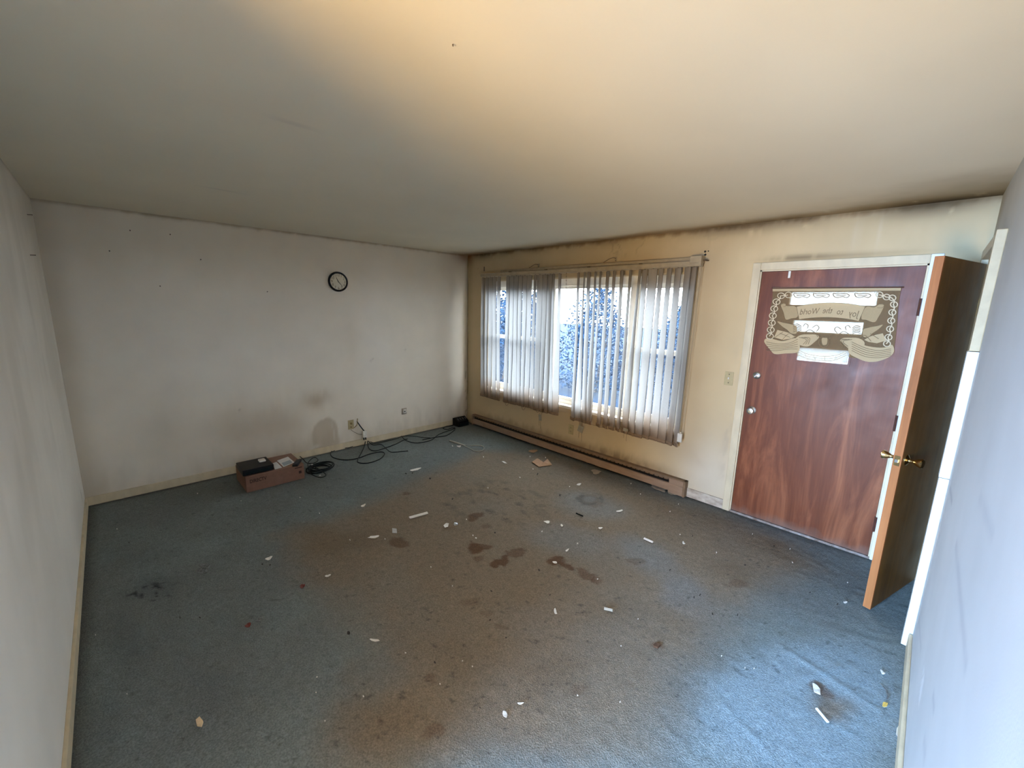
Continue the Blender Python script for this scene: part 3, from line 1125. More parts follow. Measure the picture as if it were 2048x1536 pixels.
slab = slab_mesh().build('slab', 'red_veneer', d1, fix=False)
_bm = bmesh.new()
_bm.from_mesh(slab.data)
bmesh.ops.remove_doubles(_bm, verts=_bm.verts[:], dist=1e-5)
_seen = {}
for _f in _bm.faces[:]:
    _k = tuple(sorted(v.index for v in _f.verts))
    _seen.setdefault(_k, []).append(_f)
bmesh.ops.delete(_bm, geom=[f for fs in _seen.values() if len(fs) > 1 for f in fs], context='FACES_ONLY')
bmesh.ops.recalc_face_normals(_bm, faces=_bm.faces[:])
_bm.to_mesh(slab.data)
_bm.free()
for p in PAN:
    a, b, c, d = p
    MB().box(a, b, .020, .026, c, d).build('pane', 'frosted_glass', slab)
    t = .013
    MB().box(a - t, b + t, -.004, .006, d, d + t).box(a - t, b + t, -.004, .006, c - t, c).box(a - t, a, -.004, .006, c, d).box(b, b + t, -.004, .006, c, d).build('bead', 'red_veneer', slab)
# casing and threshold
cw = .058
ct = MB()
MB().box(DX0 - .012 - cw, DX0 - .012, -.018, 0.0, 0.0, DZ1 + .012 + cw, .005).build('casing_leg', 'cream_trim', d1)
MB().box(DX1 + .012, DX1 + .012 + cw, -.018, 0.0, 0.0, DZ1 + .012 + cw, .005).build('casing_leg', 'white_trim', d1)
MB().box(DX0 - .012, DX1 + .012, -.018, 0.0, DZ1 + .012, DZ1 + .012 + cw, .005).build('casing_head', 'cream_trim', d1)
MB().box(DX0 - .012, DX0 - .002, -.006, .12, 0, DZ1 + .012).box(DX1 + .002, DX1 + .012, -.006, .12, 0, DZ1 + .012).box(DX0 - .012, DX1 + .012, -.006, .12, DZ1 + .002, DZ1 + .012).build('jamb', 'cream_trim', d1)
MB().box(DX0 - .012, DX0 + .014, .0445, .075, 0, DZ1 + .01).box(DX1 - .014, DX1 + .012, .0445, .075, 0, DZ1 + .01).box(DX0 + .014, DX1 - .014, .0445, .075, DZ1 - .014, DZ1 + .01).box(DX0 + .014, DX1 - .014, .0445, .075, 0, .03).build('door_stop', 'cream_trim', d1)
mat('worn_threshold', (0.16, 0.11, 0.08), rough=0.6, color2=(0.36, 0.30, 0.26), vscale=30.0)
MB().box(DX0 - .01, DX1 + .01, -.012, .10, -.002, .016, .003).build('threshold', 'worn_threshold', d1)
for hz in (1.80, 1.02, .27):
    MB().box(DX1 - .004, DX1 + .012, -.010, .006, hz - .055, hz + .055).tube([(DX1 + .003, -.010, hz - .055), (DX1 + .003, -.010, hz + .055)], .006).build('hinge', 'hinge_brown', d1, smooth=False)


def door_knob(c, axis, parent, m, name='knob', s=1.0):
    return MB().lathe(c, axis, [(0, .031 * s), (.004 * s, .031 * s), (.008 * s, .024 * s), (.012 * s, .013 * s), (.028 * s, .011 * s), (.034 * s, .017 * s),
                                (.044 * s, .026 * s), (.055 * s, .027 * s), (.063 * s, .024 * s), (.066 * s, .012 * s), (.0662 * s, 0)], 24).build(name, m, parent, smooth=True)


kc = onY(1502, 821, -.02)
dk = door_knob((kc[0], .004, kc[2]), (0, -1, 0), d1, 'steel')
MB().lathe((kc[0], -.062, kc[2]), (0, -1, 0), [(0, .010), (.003, .010), (.0031, 0)], 16).build('keyhole', 'old_plastic', dk)
kc = onY(1513, 751, -.01)
db = MB().lathe((kc[0], .004, kc[2]), (0, -1, 0), [(0, .029), (.008, .029), (.014, .022), (.0145, 0)], 24).build('deadbolt', 'steel', d1, smooth=True)
MB().obox((kc[0], -.018, kc[2]), Vector((1, 0, 1)).normalized(), (0, 1, 0), Vector((-1, 0, 1)).normalized(), .016, .008, .004).build('thumb_turn', 'steel', db)
kc = onY(1579, 548, -.01)
MB().box(kc[0] - .008, kc[0] + .008, -.012, .004, kc[2] - .03, kc[2] + .022, .002).build('latch_tab', 'white_plastic', d1)

# ------------------------------------------------------------------ lace panel hung on the front door
lace_y = -.010


def lp(cx, cy, y=lace_y):              # detail measurement -> point on the panel's plane
    p = onY(1500 + cx / 6.0235, 560 + cy / 6.0235, y)
    return (p[0], y, p[2])


lace = thing('lace_panel', 'beige lace holiday panel with banner and chain border hung on the red front door', 'lace panel', (4.22, lace_y, 1.94))
cloth_mat('lace_net', (0.48, 0.34, 0.18), 0.45, transp=0.50, scale=500.0)
cloth_mat('lace_solid', (0.80, 0.63, 0.38), 0.35, transp=0.04, scale=600.0)
cloth_mat('lace_mid', (0.68, 0.52, 0.30), 0.35, transp=0.08, scale=600.0)
mat('lace_outline', (0.22, 0.14, 0.07), rough=0.9)
mat('lace_cord', (0.66, 0.55, 0.38), rough=0.9, var=0.1, vscale=90)
net = [(275, 135), (1815, 125), (1800, 220), (1785, 330), (1775, 480), (1760, 640), (1740, 800), (1720, 880), (1690, 920), (1560, 975), (1430, 985),
       (1300, 945), (1180, 930), (1170, 1000), (590, 960), (560, 880), (300, 892), (240, 840), (175, 760), (200, 700), (215, 600), (235, 430), (255, 300), (270, 220)]
MB().prism([lp(*p) for p in net], (0, .0006, 0)).build('net', 'lace_net', lace)


def lpoly(name, pts, m, dy=0.0, smoothit=True, th=.0012):
    P = [np.array(p, float) for p in pts]
    if smoothit:
        P = spline(P, 4, True)
    return MB().prism([lp(p[0], p[1], lace_y - .0015 - dy) for p in P], (0, -th, 0)).build(name, m, lace)


def lcord(mb, pts, r=.0022, closed=False, dy=.0, per=5):
    q = spline(pts, per, closed)
    mb.tube([lp(p[0], p[1], lace_y - .003 - dy) for p in q], r, 5, closed, flat=.45, flat_axis=(0, 1, 0))
    return mb


rod = MB().prism([lp(*p, lace_y - .002) for p in [(275, 92), (1822, 80), (1818, 128), (275, 136)]], (0, -.006, 0)).build('rod_pocket', 'lace_solid', lace)
MB().tube([lp(262, 100, lace_y - .006), lp(1850, 88, lace_y - .006)], .005, 8).build('rod', 'hinge_brown', lace)
c = MB()
lcord(c, [(275, 138), (900, 131), (1818, 128)], .0025)
c.build('pocket_seam', 'lace_outline', lace)
# banner
lpoly('banner_tail', [(372, 305), (395, 285), (430, 290), (440, 312), (555, 325), (575, 440), (500, 462), (432, 475), (405, 390)], 'lace_mid')
lpoly('banner_tail', [(1390, 330), (1500, 328), (1560, 292), (1615, 300), (1590, 370), (1550, 440), (1500, 508), (1400, 480), (1340, 460)], 'lace_mid')
top = [(560 + (1390 - 560) * t, 320 - 45 * 4 * t * (1 - t)) for t in np.linspace(0, 1, 12)]
bot = [(1310 - (1310 - 592) * t, 495 - 20 * t - 35 * 4 * t * (1 - t)) for t in np.linspace(0, 1, 12)]
lpoly('banner', top + bot, 'lace_solid', .001, False)
o = MB()
lcord(o, top, .0012, dy=.001)
lcord(o, bot, .0012, dy=.001)
lcord(o, [(560, 320), (592, 475)], .0012, dy=.001)
lcord(o, [(1390, 315), (1310, 495)], .0012, dy=.001)
for pts in ([(372, 305), (395, 285), (430, 290), (425, 318), (400, 322)], [(1560, 292), (1615, 300), (1590, 335), (1530, 332)]):
    lcord(o, pts, .0012)
o.build('banner_outline', 'lace_outline', lace)
# lettering reads backwards from indoors: each word set along the banner
let = MB()
for body, cx, cy, size, ang in [('Joy', 1250, 408, .064, 7), ('to', 1085, 384, .060, 3), ('the', 935, 370, .062, 0), ('World', 715, 382, .062, -5)]:
    pp = Vector(lp(cx, cy, lace_y - .0042))
    b_ = text_bm(body, size, .0004)
    # mirrored about the vertical so that it reads right from outdoors
    ca, sa = math.cos(R_(ang)), math.sin(R_(ang))
    M = frame_M(pp, Vector((-.70 * ca, 0, .70 * sa)), Vector((.12, 0, 1.0)), (0, -1, 0))
    let.bm(b_, M)
letters(let, 'letter', 'lace_outline', lace)
# chain border
ch = MB()


def ring(mb, cx, cy, rx, ry, rot=0.0, r=.0030):
    pts = []
    for i in range(16):
        a = 2 * math.pi * i / 16
        x, y = rx * math.cos(a), ry * math.sin(a)
        pts.append((cx + x * math.cos(R_(rot)) - y * math.sin(R_(rot)), cy + x * math.sin(R_(rot)) + y * math.cos(R_(rot))))
    mb.tube([lp(p[0], p[1], lace_y - .003) for p in pts], r, 5, True, flat=.45, flat_axis=(0, 1, 0))


Lc = [(465, 180), (375, 190), (320, 262), (292, 345), (275, 430), (262, 515), (250, 600), (240, 678)]
Rc = [(1560, 178), (1645, 205), (1715, 215), (1735, 295), (1715, 390), (1702, 490), (1688, 590), (1668, 690), (1650, 768)]
for Q in (Lc, Rc):
    for i, (cx, cy) in enumerate(Q):
        ch = MB()
        ring(ch, cx, cy, 42, 34)
        if i + 1 < len(Q):
            nx, ny = Q[i + 1]
            lcord(ch, [(cx - 8, cy), ((cx + nx) / 2 + 14, (cy + ny) / 2), (nx - 8, ny)], .0032, per=4)
        ch.build('chain_link', 'lace_cord', lace)
for cx in (620, 855, 1095, 1355):
    ch = MB()
    lcord(ch, [(cx - 90, 160), (cx - 80, 200), (cx - 30, 212), (cx + 20, 200), (cx + 70, 212), (cx + 100, 185), (cx + 60, 165), (cx - 40, 168)], .0026, True)
    lcord(ch, [(cx - 60, 185), (cx, 190), (cx + 60, 183)], .0026)
    ch.build('chain_link', 'lace_outline', lace)
# wings, parcels, draped figures, cloth
for s_ in (0, 1):
    mir = (lambda p: p) if s_ == 0 else (lambda p: (1850 - p[0] * 1.02 + 86, p[1] + 40))
    lpoly('wing', [mir(p) for p in [(330, 500), (400, 515), (500, 535), (560, 560), (560, 640), (500, 645), (450, 600), (390, 560)]], 'lace_mid')
    lpoly('parcel', [mir(p) for p in [(330, 602), (420, 622), (480, 640), (550, 680), (500, 705), (400, 722), (290, 690)]], 'lace_solid', 0, False)
    lpoly('figure', [mir(p) for p in [(552, 700), (620, 660), (720, 655), (800, 660), (832, 690), (780, 745), (700, 800), (600, 785), (550, 755)]], 'lace_solid', .001)
lpoly('drapery', [(172, 745), (205, 702), (290, 715), (400, 735), (560, 700), (600, 795), (570, 872), (430, 885), (300, 892), (245, 842)], 'lace_solid', .0005)
lpoly('drapery', [(1210, 725), (1400, 792), (1560, 815), (1665, 805), (1712, 780), (1738, 850), (1690, 920), (1560, 975), (1420, 985), (1290, 940), (1190, 870)], 'lace_solid', .0005)
o = MB()
for k in range(5):
    lcord(o, [(195, 745 + 26 * k), (330, 770 + 20 * k), (470, 760 + 18 * k), (575, 712 + 30 * k)], .0017, dy=.0018)
    lcord(o, [(1225, 745 + 26 * k), (1380, 815 + 26 * k), (1540, 850 + 22 * k), (1700, 830 + 20 * k)], .0017, dy=.0018)
for k in range(3):
    lcord(o, [(590 + 30 * k, 690), (680 + 20 * k, 720 - 10 * k), (640 + 30 * k, 775)], .0017, dy=.003)
    lcord(o, [(1230 - 30 * k, 715), (1120 - 20 * k, 740 - 10 * k), (1180 - 30 * k, 800)], .0017, dy=.003)
for (dx, dy_, sg) in ((0, 0, 1), (1850, 20, -1)):
    lcord(o, [(dx + sg * 300, 690 + dy_), (dx + sg * 400, 625 + dy_)], .0017, dy=.0018)
    lcord(o, [(dx + sg * 390, 718 + dy_), (dx + sg * 470, 645 + dy_), (dx + sg * 540, 682 + dy_)], .0017, dy=.0018)
    lcord(o, [(dx + sg * 360, 640 + dy_), (dx + sg * 480, 690 + dy_)], .0017, dy=.0018)
    for q in range(5):                 # hair and feathers over the middle pane
        lcord(o, [(dx + sg * 520, 545 + 20 * q + dy_), (dx + sg * 570, 530 + 20 * q + dy_), (dx + sg * 620, 560 + 18 * q + dy_)], .0026)
    lcord(o, [(dx + sg * 640, 560 + dy_), (dx + sg * 665, 528 + dy_), (dx + sg * 700, 545 + dy_), (dx + sg * 690, 585 + dy_)], .0026)
    lcord(o, [(dx + sg * 750, 575 + dy_), (dx + sg * 800, 545 + dy_), (dx + sg * 832, 575 + dy_), (dx + sg * 800, 620 + dy_)], .0026)
    lcord(o, [(dx + sg * 650, 640 + dy_), (dx + sg * 720, 600 + dy_), (dx + sg * 790, 640 + dy_)], .0026)
lcord(o, [(820, 685), (805, 665), (830, 660), (850, 690), (950, 690), (975, 662), (992, 675), (965, 700)], .002, dy=.002)
lcord(o, [(838, 715), (832, 765), (865, 808), (890, 812), (925, 800), (952, 760), (948, 715)], .003, dy=.002)
o.build('stitching', 'lace_outline', lace)
lpoly('instrument', [(868, 700), (930, 700), (925, 770), (890, 785), (870, 765)], 'lace_mid', .001)
o = MB()
tp_ = [(600, 850), (660, 880), (760, 905), (900, 920), (1040, 905), (1140, 870)]
bt_ = [(575, 900), (680, 945), (790, 968), (900, 975), (1020, 965), (1165, 905)]
lcord(o, tp_, .002)
lcord(o, bt_, .002)
for a_, b_ in zip(tp_, bt_):
    lcord(o, [a_, b_], .0016)
lcord(o, [(588, 872), (670, 912), (780, 936), (900, 947), (1030, 935), (1150, 890)], .0014)
o.build('bottom_scroll', 'lace_cord', lace)

# ------------------------------------------------------------------ brown door standing ajar in the right wall
HINGE = Vector((WX - .005, -.125, 0))
ANG = R_(16.2)
LEAF = .625
d2 = struct_root('door_2', HINGE)
ex = Vector((-math.sin(ANG), -math.cos(ANG), 0))         # from hinge to free edge
ey = Vector((-math.cos(ANG), math.sin(ANG), 0))          # towards the room
T2 = .036
LZ0, LZ1 = .022, 2.045
MB().obox(HINGE + ex * (LEAF / 2 - .006) + ey * (T2 / 2) + Vector((0, 0, (LZ0 + LZ1) / 2)), ex, ey, (0, 0, 1), LEAF / 2 - .006, T2 / 2, (LZ1 - LZ0) / 2).build('leaf', 'brown_veneer', d2)
MB().obox(HINGE + ex * (LEAF - .003) + ey * (T2 / 2) + Vector((0, 0, (LZ0 + LZ1) / 2)), ex, ey, (0, 0, 1), .0065, T2 / 2 + .0004, (LZ1 - LZ0) / 2).build('edge_band', 'edge_veneer', d2)
kz = .95
kp = HINGE + ex * (LEAF - .062)
MB().obox(HINGE + ex * (LEAF + .0042) + ey * (T2 / 2) + Vector((0, 0, kz)), ex, ey, (0, 0, 1), .001, .0125, .029).build('latch_plate', 'brass', d2)
MB().obox(HINGE + ex * (LEAF + .008) + ey * (T2 / 2) + Vector((0, 0, kz)), ex, ey, (0, 0, 1), .007, .007, .008).build('latch', 'steel', d2)


def tulip(c, axis, parent):
    return MB().lathe(c, axis, [(0, .031), (.003, .031), (.008, .022), (.013, .012), (.028, .010), (.034, .012), (.048, .020), (.062, .0255), (.067, .026), (.071, .023), (.0715, .012), (.0716, 0)], 24).build('knob', 'brass', parent, smooth=True)


tulip(kp + Vector((0, 0, kz)), -ey, d2)
tulip(kp + ey * T2 + Vector((0, 0, kz)), ey, d2)
for hz in (1.80, .25):
    MB().tube([HINGE + Vector((-.004, .008, hz - .05)), HINGE + Vector((-.004, .008, hz + .05))], .006).build('hinge', 'brass', d2)

# ------------------------------------------------------------------ vertical blind
BY = -.062
SW = .089
Z_T, Z_B = 2.118, .478
blind = thing('vertical_blind', 'dingy beige fabric vertical blind hanging in front of the wide window', 'blind', (1.78, BY, 2.16))
rl, rr_ = onY(961, 551, BY - .02)[0], onY(1399, 530, BY - .02)[0]
MB().box(rl, rr_, BY - .022, BY + .022, 2.128, 2.168, .003).box(rl + .01, rr_ - .01, BY - .012, BY + .012, 2.122, 2.130).build('head_rail', 'rail_metal', blind)
MB().box(rl + .35, rr_, BY + .022, -.002, 2.150, 2.205, .004).build('valance_board', 'rail_metal', blind)
MB().box(rr_ - .085, rr_ + .012, BY - .028, -.001, 2.150, 2.208, .004).box(rr_ - .004, rr_ + .014, BY - .03, BY + .03, 2.120, 2.208, .003).build('end_bracket', 'rail_metal', blind)
for q in (.55, 1.15, 1.75, 2.35, 2.95):
    MB().box(rl + q - .012, rl + q + .012, BY - .01, 0.0, 2.168, 2.176).build('mount_clip', 'wire_brown', blind)


def slat_col(z):
    n = fbm(z * 0 + random.random() * 50, z, 3.0, 3, 601)
    C = np.tile(np.array([0.43, 0.435, 0.435]), (len(z), 1))
    C = mixc(C, (0.30, 0.195, 0.115), .85 * sstep(.80, .50, z + .25 * (n - .5)))
    C = mixc(C, (0.36, 0.27, 0.17), .8 * sstep(1.90, 2.06, z))  # cloth above the glass browned, its missing backlight put into the colour
    return C


cloth_mat('slat_cloth', (0.6, 0.5, 0.4), 0.25, attr='Col', scale=320.0)
mat('slat_hem', (0.27, 0.175, 0.105), rough=0.8, var=0.1, vscale=40)

TOPS = [(963, 968.5), (970.5, 975.8), (977, 984.5), (985.7, 992.7), (993.7, 1001), (1012, 1018), (1019, 1027), (1027.5, 1036), (1036.7, 1043.5),
        (1045, 1053), (1054, 1062.6), (1067, 1071), (1073, 1083.5), (1084.5, 1093), (1095, 1103), (1104, 1107.5), (1115.5, 1120),
        (1153, 1157.6), (1165.5, 1168.2), (1172, 1179), (1186, 1190), (1195.7, 1199.8), (1209, 1215.7), (1221.6, 1228), (1236.7, 1243.8),
        (1254, 1260), (1272, 1276.2), (1281, 1291), (1293.5, 1311), (1314, 1322.5), (1329.5, 1339), (1345.5, 1358), (1364.7, 1376.5), (1377.5, 1388)]
TROW = [600] * 27 + [588] * 7
BOTS = [(961, 968, 787), (969.4, 974.4, 787), (976, 982, 787), (984, 990.6, 787), (992.6, 999.4, 787), (1007.7, 1015, 787), (1016.5, 1022.4, 787),
        (1023, 1031.6, 787), (1033, 1040, 787), (1042, 1048, 787), (1049, 1057.6, 787), (1059, 1065.8, 787), (1068.5, 1078, 787), (1079, 1085.6, 787),
        (1087.6, 1096, 787), (1097, 1104, 787), (1106, 1117.7, 787),
        (1142, 1149.5, 827), (1147.5, 1161.5, 827), (1162.5, 1172.5, 827), (1171, 1182.7, 827), (1178.5, 1184, 827), (1194, 1202, 827), (1207, 1216, 827),
        (1219.6, 1230.6, 827), (1234.6, 1241.6, 827), (1244.5, 1257, 840), (1258, 1269.6, 854), (1271, 1286, 854), (1286.7, 1299.7, 854),
        (1301, 1316.8, 854), (1317.5, 1334, 854), (1335, 1347.6, 854), (1349, 1358.5, 854)]
SLATS = []
for i, (t, b) in enumerate(zip(TOPS, BOTS)):
    tr_ = TROW[i]
    A0, A1 = onY(t[0], tr_, BY), onY(t[1], tr_, BY)
    B0, B1 = onY(b[0], b[2], BY), onY(b[1], b[2], BY)
    zt, zb = (A0[2] + A1[2]) / 2, (B0[2] + B1[2]) / 2
    ct_, cb_ = (A0[0] + A1[0]) / 2, (B0[0] + B1[0]) / 2
    wt, wb = A1[0] - A0[0], B1[0] - B0[0]
    zbot = Z_B + random.uniform(-.006, .006)
    nz_ = 16
    vs, fs, zz = [], [], []
    TT = (-.5, -.455, -.41, -.2, 0.0, .2, .41, .455, .5)
    nx_ = len(TT)
    edge_shade = []
    ends = {}
    for j in range(nz_ + 1):
        z = zbot + (Z_T - zbot) * j / nz_
        k = (z - zb) / (zt - zb)
        cx = cb_ + (ct_ - cb_) * k
        wa = max(.012, wb + (wt - wb) * min(max(k, 0), 1)) + (.012 if i < 17 and i != 4 else .004 if i > 25 else 0.0)
        s_ = (CAM[0] - cx) / (BY - CAM[1])
        q = min(wa / SW, .98 * math.sqrt(1 + s_ * s_))
        th = math.atan(s_) - math.acos(q / math.sqrt(1 + s_ * s_))
        wob = .004 * math.sin(3.1 * z + i * 1.7)
        ends[j] = (cx, th)
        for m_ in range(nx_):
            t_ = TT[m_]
            edge_shade.append(.38 if m_ in (0, nx_ - 1) else .62 if m_ in (1, nx_ - 2) else 1.0)  # slat edges darkened, the shade between slats put into the colour
            cup = .009 * (1 - 4 * t_ * t_)
            lx, ly = SW * t_, -cup
            vs.append((cx + lx * math.cos(th) - ly * math.sin(th), BY + wob + lx * math.sin(th) + ly * math.cos(th), z))
            zz.append(z)
    for j in range(nz_):
        for m_ in range(nx_ - 1):
            a = j * nx_ + m_
            fs.append((a, a + 1, a + nx_ + 1, a + nx_))
    mb = MB()
    mb._add(vs, fs)
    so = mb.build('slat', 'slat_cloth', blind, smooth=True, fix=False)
    set_col(so, slat_col(np.array(zz)) * np.array(edge_shade)[:, None])
    cx, th = ends[0]
    e1, e2 = Vector((math.cos(th), math.sin(th), 0)), Vector((-math.sin(th), math.cos(th), 0))
    wob = .004 * math.sin(3.1 * zbot + i * 1.7)
    cc = Vector((cx, BY + wob, zbot))
    pr = []
    for (u_, w_) in [(-.0445, .034), (-.0445, .006), (-.038, -.002), (.038, -.002), (.0445, .006), (.0445, .034)]:
        pr.append(cc + e1 * u_ + Vector((0, 0, w_)) - e2 * .0095)
    MB().prism(pr, e2 * .009).build('hem', 'slat_hem', so)
    cx, th = ends[nz_]
    MB().box(cx - .006, cx + .006, BY - .003, BY + .003, Z_T - .012, 2.126).build('hook', 'wire_brown', so)
    SLATS.append((Vector(cc), e1, e2))

# bead chains linking the feet of the slats
cb = MB()
for i in range(len(SLATS) - 1):
    if i in (4, 16):
        continue
    a, b = SLATS[i][0], SLATS[i + 1][0]
    sag = {5: .05, 9: .055, 12: .03}.get(i, .012 if i < 27 else .006)
    p0 = a - SLATS[i][2] * .012 + Vector((0, 0, .012))
    p1 = b - SLATS[i + 1][2] * .012 + Vector((0, 0, .012))
    pts = [p0.lerp(p1, t) - Vector((0, 0, sag * 4 * t * (1 - t))) for t in np.linspace(0, 1, 8)]
    MB().tube(pts, .0016, 5).build('bead_chain', 'wire_brown', blind)
# pull cord hanging in the gap and tensioner at the end
p_t, p_b = onY(1133, 545, BY - .01), onY(1130, 640, BY - .01)
pc = MB()
for k in range(14):
    z = p_t[2] + (p_b[2] - p_t[2]) * k / 13
    x = p_t[0] + (p_b[0] - p_t[0]) * k / 13
    pc.lathe((x, BY - .01, z - .012), (0, 0, 1), [(0, .001), (.004, .0035), (.010, .0035), (.014, .001)], 8)
pc.tube([(p_t[0], BY - .01, 2.128), (p_b[0], BY - .01, p_b[2])], .0012, 5)
pc.build('pull_cord', 'wire_brown', blind)
wt_, wb_ = onY(1399, 548, BY - .03), onY(1360, 868, BY - .03)
MB().tube([(wt_[0] - .006, BY - .032, 2.13), (wb_[0] - .006, BY - .032, wb_[2])], .0024, 6).tube([(wt_[0] + .010, BY - .032, 2.13), (wb_[0] + .012, BY - .032, wb_[2])], .0024, 6).build('draw_cord', 'rail_metal', blind)
MB().box(wb_[0] - .018, wb_[0] + .022, BY - .045, BY - .022, wb_[2] - .075, wb_[2] + .006, .004).build('cord_tensioner', 'white_plastic', blind)
# slat weights that have slipped out and dangle from the chains
mat('weight_grey', (0.34, 0.31, 0.24), rough=0.6, var=0.1, vscale=40)
for (px, py, w, h, a, up) in [(1080, 835, .045, .075, 8, (1086, 818)), (1161, 858, .07, .075, -14, (1160, 842)), (1251, 860, .055, .035, -6, (1250, 850))]:
    c_ = onY(px, py, BY - .012)
    u_ = onY(up[0], up[1], BY - .012)
    m_ = MB()
    ca, sa = math.cos(R_(a)), math.sin(R_(a))
    m_.obox(c_, (ca, 0, sa), (0, 1, 0), (-sa, 0, ca), w / 2, .0015, h / 2)
    m_.build('loose_weight', 'weight_grey', blind)
    for p_, q_ in [((u_[0] - .01, u_[2] + .03), (c_[0] - w * .3, c_[2] + h * .5)), ((u_[0] + .03, u_[2] + .03), (c_[0] + w * .3, c_[2] + h * .5)),
                   ((c_[0] - w * .25, c_[2] - h * .5), (c_[0] - w * .27, c_[2] - h * .5 - .07)), ((c_[0] + w * .3, c_[2] - h * .5), (c_[0] + w * .33, c_[2] - h * .5 - .10))]:
        MB().tube([(p_[0], BY - .012, p_[1]), (q_[0], BY - .012, q_[1])], .0012, 5).build('loose_chain', 'wire_brown', blind)

# curtain hooks above the blind
for px, py, lab in [(1070, 533, 'small bent wire curtain hook above the blind near the clock wall'),
                    (1222, 521, 'bent wire curtain hook above the middle of the blind with its bracket')]:
    c_ = onY(px, py, 0)
    hk = thing('curtain_hook', lab, 'hook', (c_[0], 0, c_[2]))
    MB().tube(spline([(c_[0] + .06, 0, c_[2] + .01), (c_[0] + .055, -.03, c_[2] + .02), (c_[0] + .01, -.035, c_[2] + .015), (c_[0] - .05, -.035, c_[2] - .012),
                      (c_[0] - .062, -.035, max(2.214, c_[2] - .03)), (c_[0] - .062, -.035, 2.2115)], 5), .0028, 6).build('wire', 'wire_brown', hk, smooth=True)
    MB().box(c_[0] + .048, c_[0] + .072, -.008, 0, c_[2] - .012, c_[2] + .03, .002).build('bracket', 'rail_metal', hk)
    MB().lathe((c_[0] + .06, -.008, c_[2] - .004), (0, -1, 0), [(0, .005), (.003, .004), (.0031, 0)], 10).build('screw', 'wire_brown', hk)

# ------------------------------------------------------------------ baseboard heater
mat('heater_tan', (0.33, 0.215, 0.14), rough=0.5, var=0.12, vscale=10.0, stretch=(1, 1, 4))
mat('heater_rust', (0.22, 0.14, 0.08), rough=0.6, var=0.2, vscale=20.0)
hx0, hx1 = .185, 3.372
heat = thing('baseboard_heater', 'long brown electric baseboard heater running along the wall under the window', 'heater', (1.78, 0, 0))
MB().box(hx0, hx1, -.006, 0.0, .012, .158).build('back_plate', 'heater_rust', heat)
MB().box(hx0, hx1, -.050, -.006, .148, .158, .002).box(hx0, hx1, -.054, -.046, .133, .156, .002).build('top_cover', 'heater_rust', heat)
MB().prism([(hx0 + .03, -.064, .026), (hx0 + .03, -.060, .026), (hx0 + .03, -.056, .092), (hx0 + .03, -.046, .096), (hx0 + .03, -.048, .099), (hx0 + .03, -.060, .094)], (hx1 - hx0 - .19, 0, 0)).build('front_panel', 'heater_tan', heat)
MB().box(hx0 + .03, hx1 - .16, -.036, -.008, .015, .105).build('heating_element', 'dark_hole', heat)
MB().box(hx0, hx0 + .03, -.064, -.002, .004, .156, .003).build('end_cap', 'heater_tan', heat)
jb = MB().box(hx1 - .16, hx1 - .022, -.064, -.002, .006, .100, .003).build('junction_cover', 'heater_tan', heat)
MB().box(hx1 - .16, hx1 - .022, -.058, -.006, .100, .147).build('louver_blank', 'heater_tan', heat)
MB().box(hx1 - .021, hx1, -.066, -.002, .002, .158, .003).build('end_cap', 'heater_rust', heat)
nf = MB()
for k in range(60):
    xx = hx0 + .05 + k * (hx1 - hx0 - .23) / 59
    nf.box(xx, xx + .001, -.044, -.010, .116, .126)
fo = nf.build('fins', 'dark_hole', heat)
fo['kind'] = 'stuff'

# torn paper under the heater end
mat('grey_paper', (0.42, 0.36, 0.28), rough=0.8, var=0.15, vscale=50)


def scrap(name, label, cat, px, py, wpx, hpx, m, ang=0.0, thick=.002, lift=.004, seed=None, group=None, n=9, jag=.25, curl=.25):
    """small irregular flake lying on the carpet, slightly curled"""
    rnd = random.Random(seed if seed is not None else int(px * 7 + py))
    c_ = onZ(px, py, .004)
    ax = onZ(px + wpx / 2 * math.cos(R_(ang)), py + wpx / 2 * math.sin(R_(ang)), .004) - c_
    ay = onZ(px - hpx / 2 * math.sin(R_(ang)), py + hpx / 2 * math.cos(R_(ang)), .004) - c_
    top_, bot_ = [], []
    for k in range(n):
        a = 2 * math.pi * k / n
        r = 1 + rnd.uniform(-jag, jag)
        s, t = math.cos(a) * r, math.sin(a) * r
        z = lift * (.3 + curl * 4 * abs(s) ** 1.5 * .5) + rnd.uniform(0, lift * .25)
        p = c_ + ax * s + ay * t
        top_.append((p[0], p[1], z + thick))
        bot_.append((p[0], p[1], max(z, .0003)))
    mb = MB()
    mid_t = (c_[0], c_[1], lift * .45 + thick)
    mid_b = (c_[0], c_[1], lift * .30)
    vs = top_ + bot_ + [mid_t, mid_b]
    fs = []
    for k in range(n):
        j = (k + 1) % n
        fs += [(k, j, 2 * n), (n + j, n + k, 2 * n + 1), (k, n + k, n + j, j)]
    mb._add(vs, fs)
    o = mb.build(name, m)
    origin_to(o, (c_[0], c_[1], 0))
    return tag(o, label, cat, group)


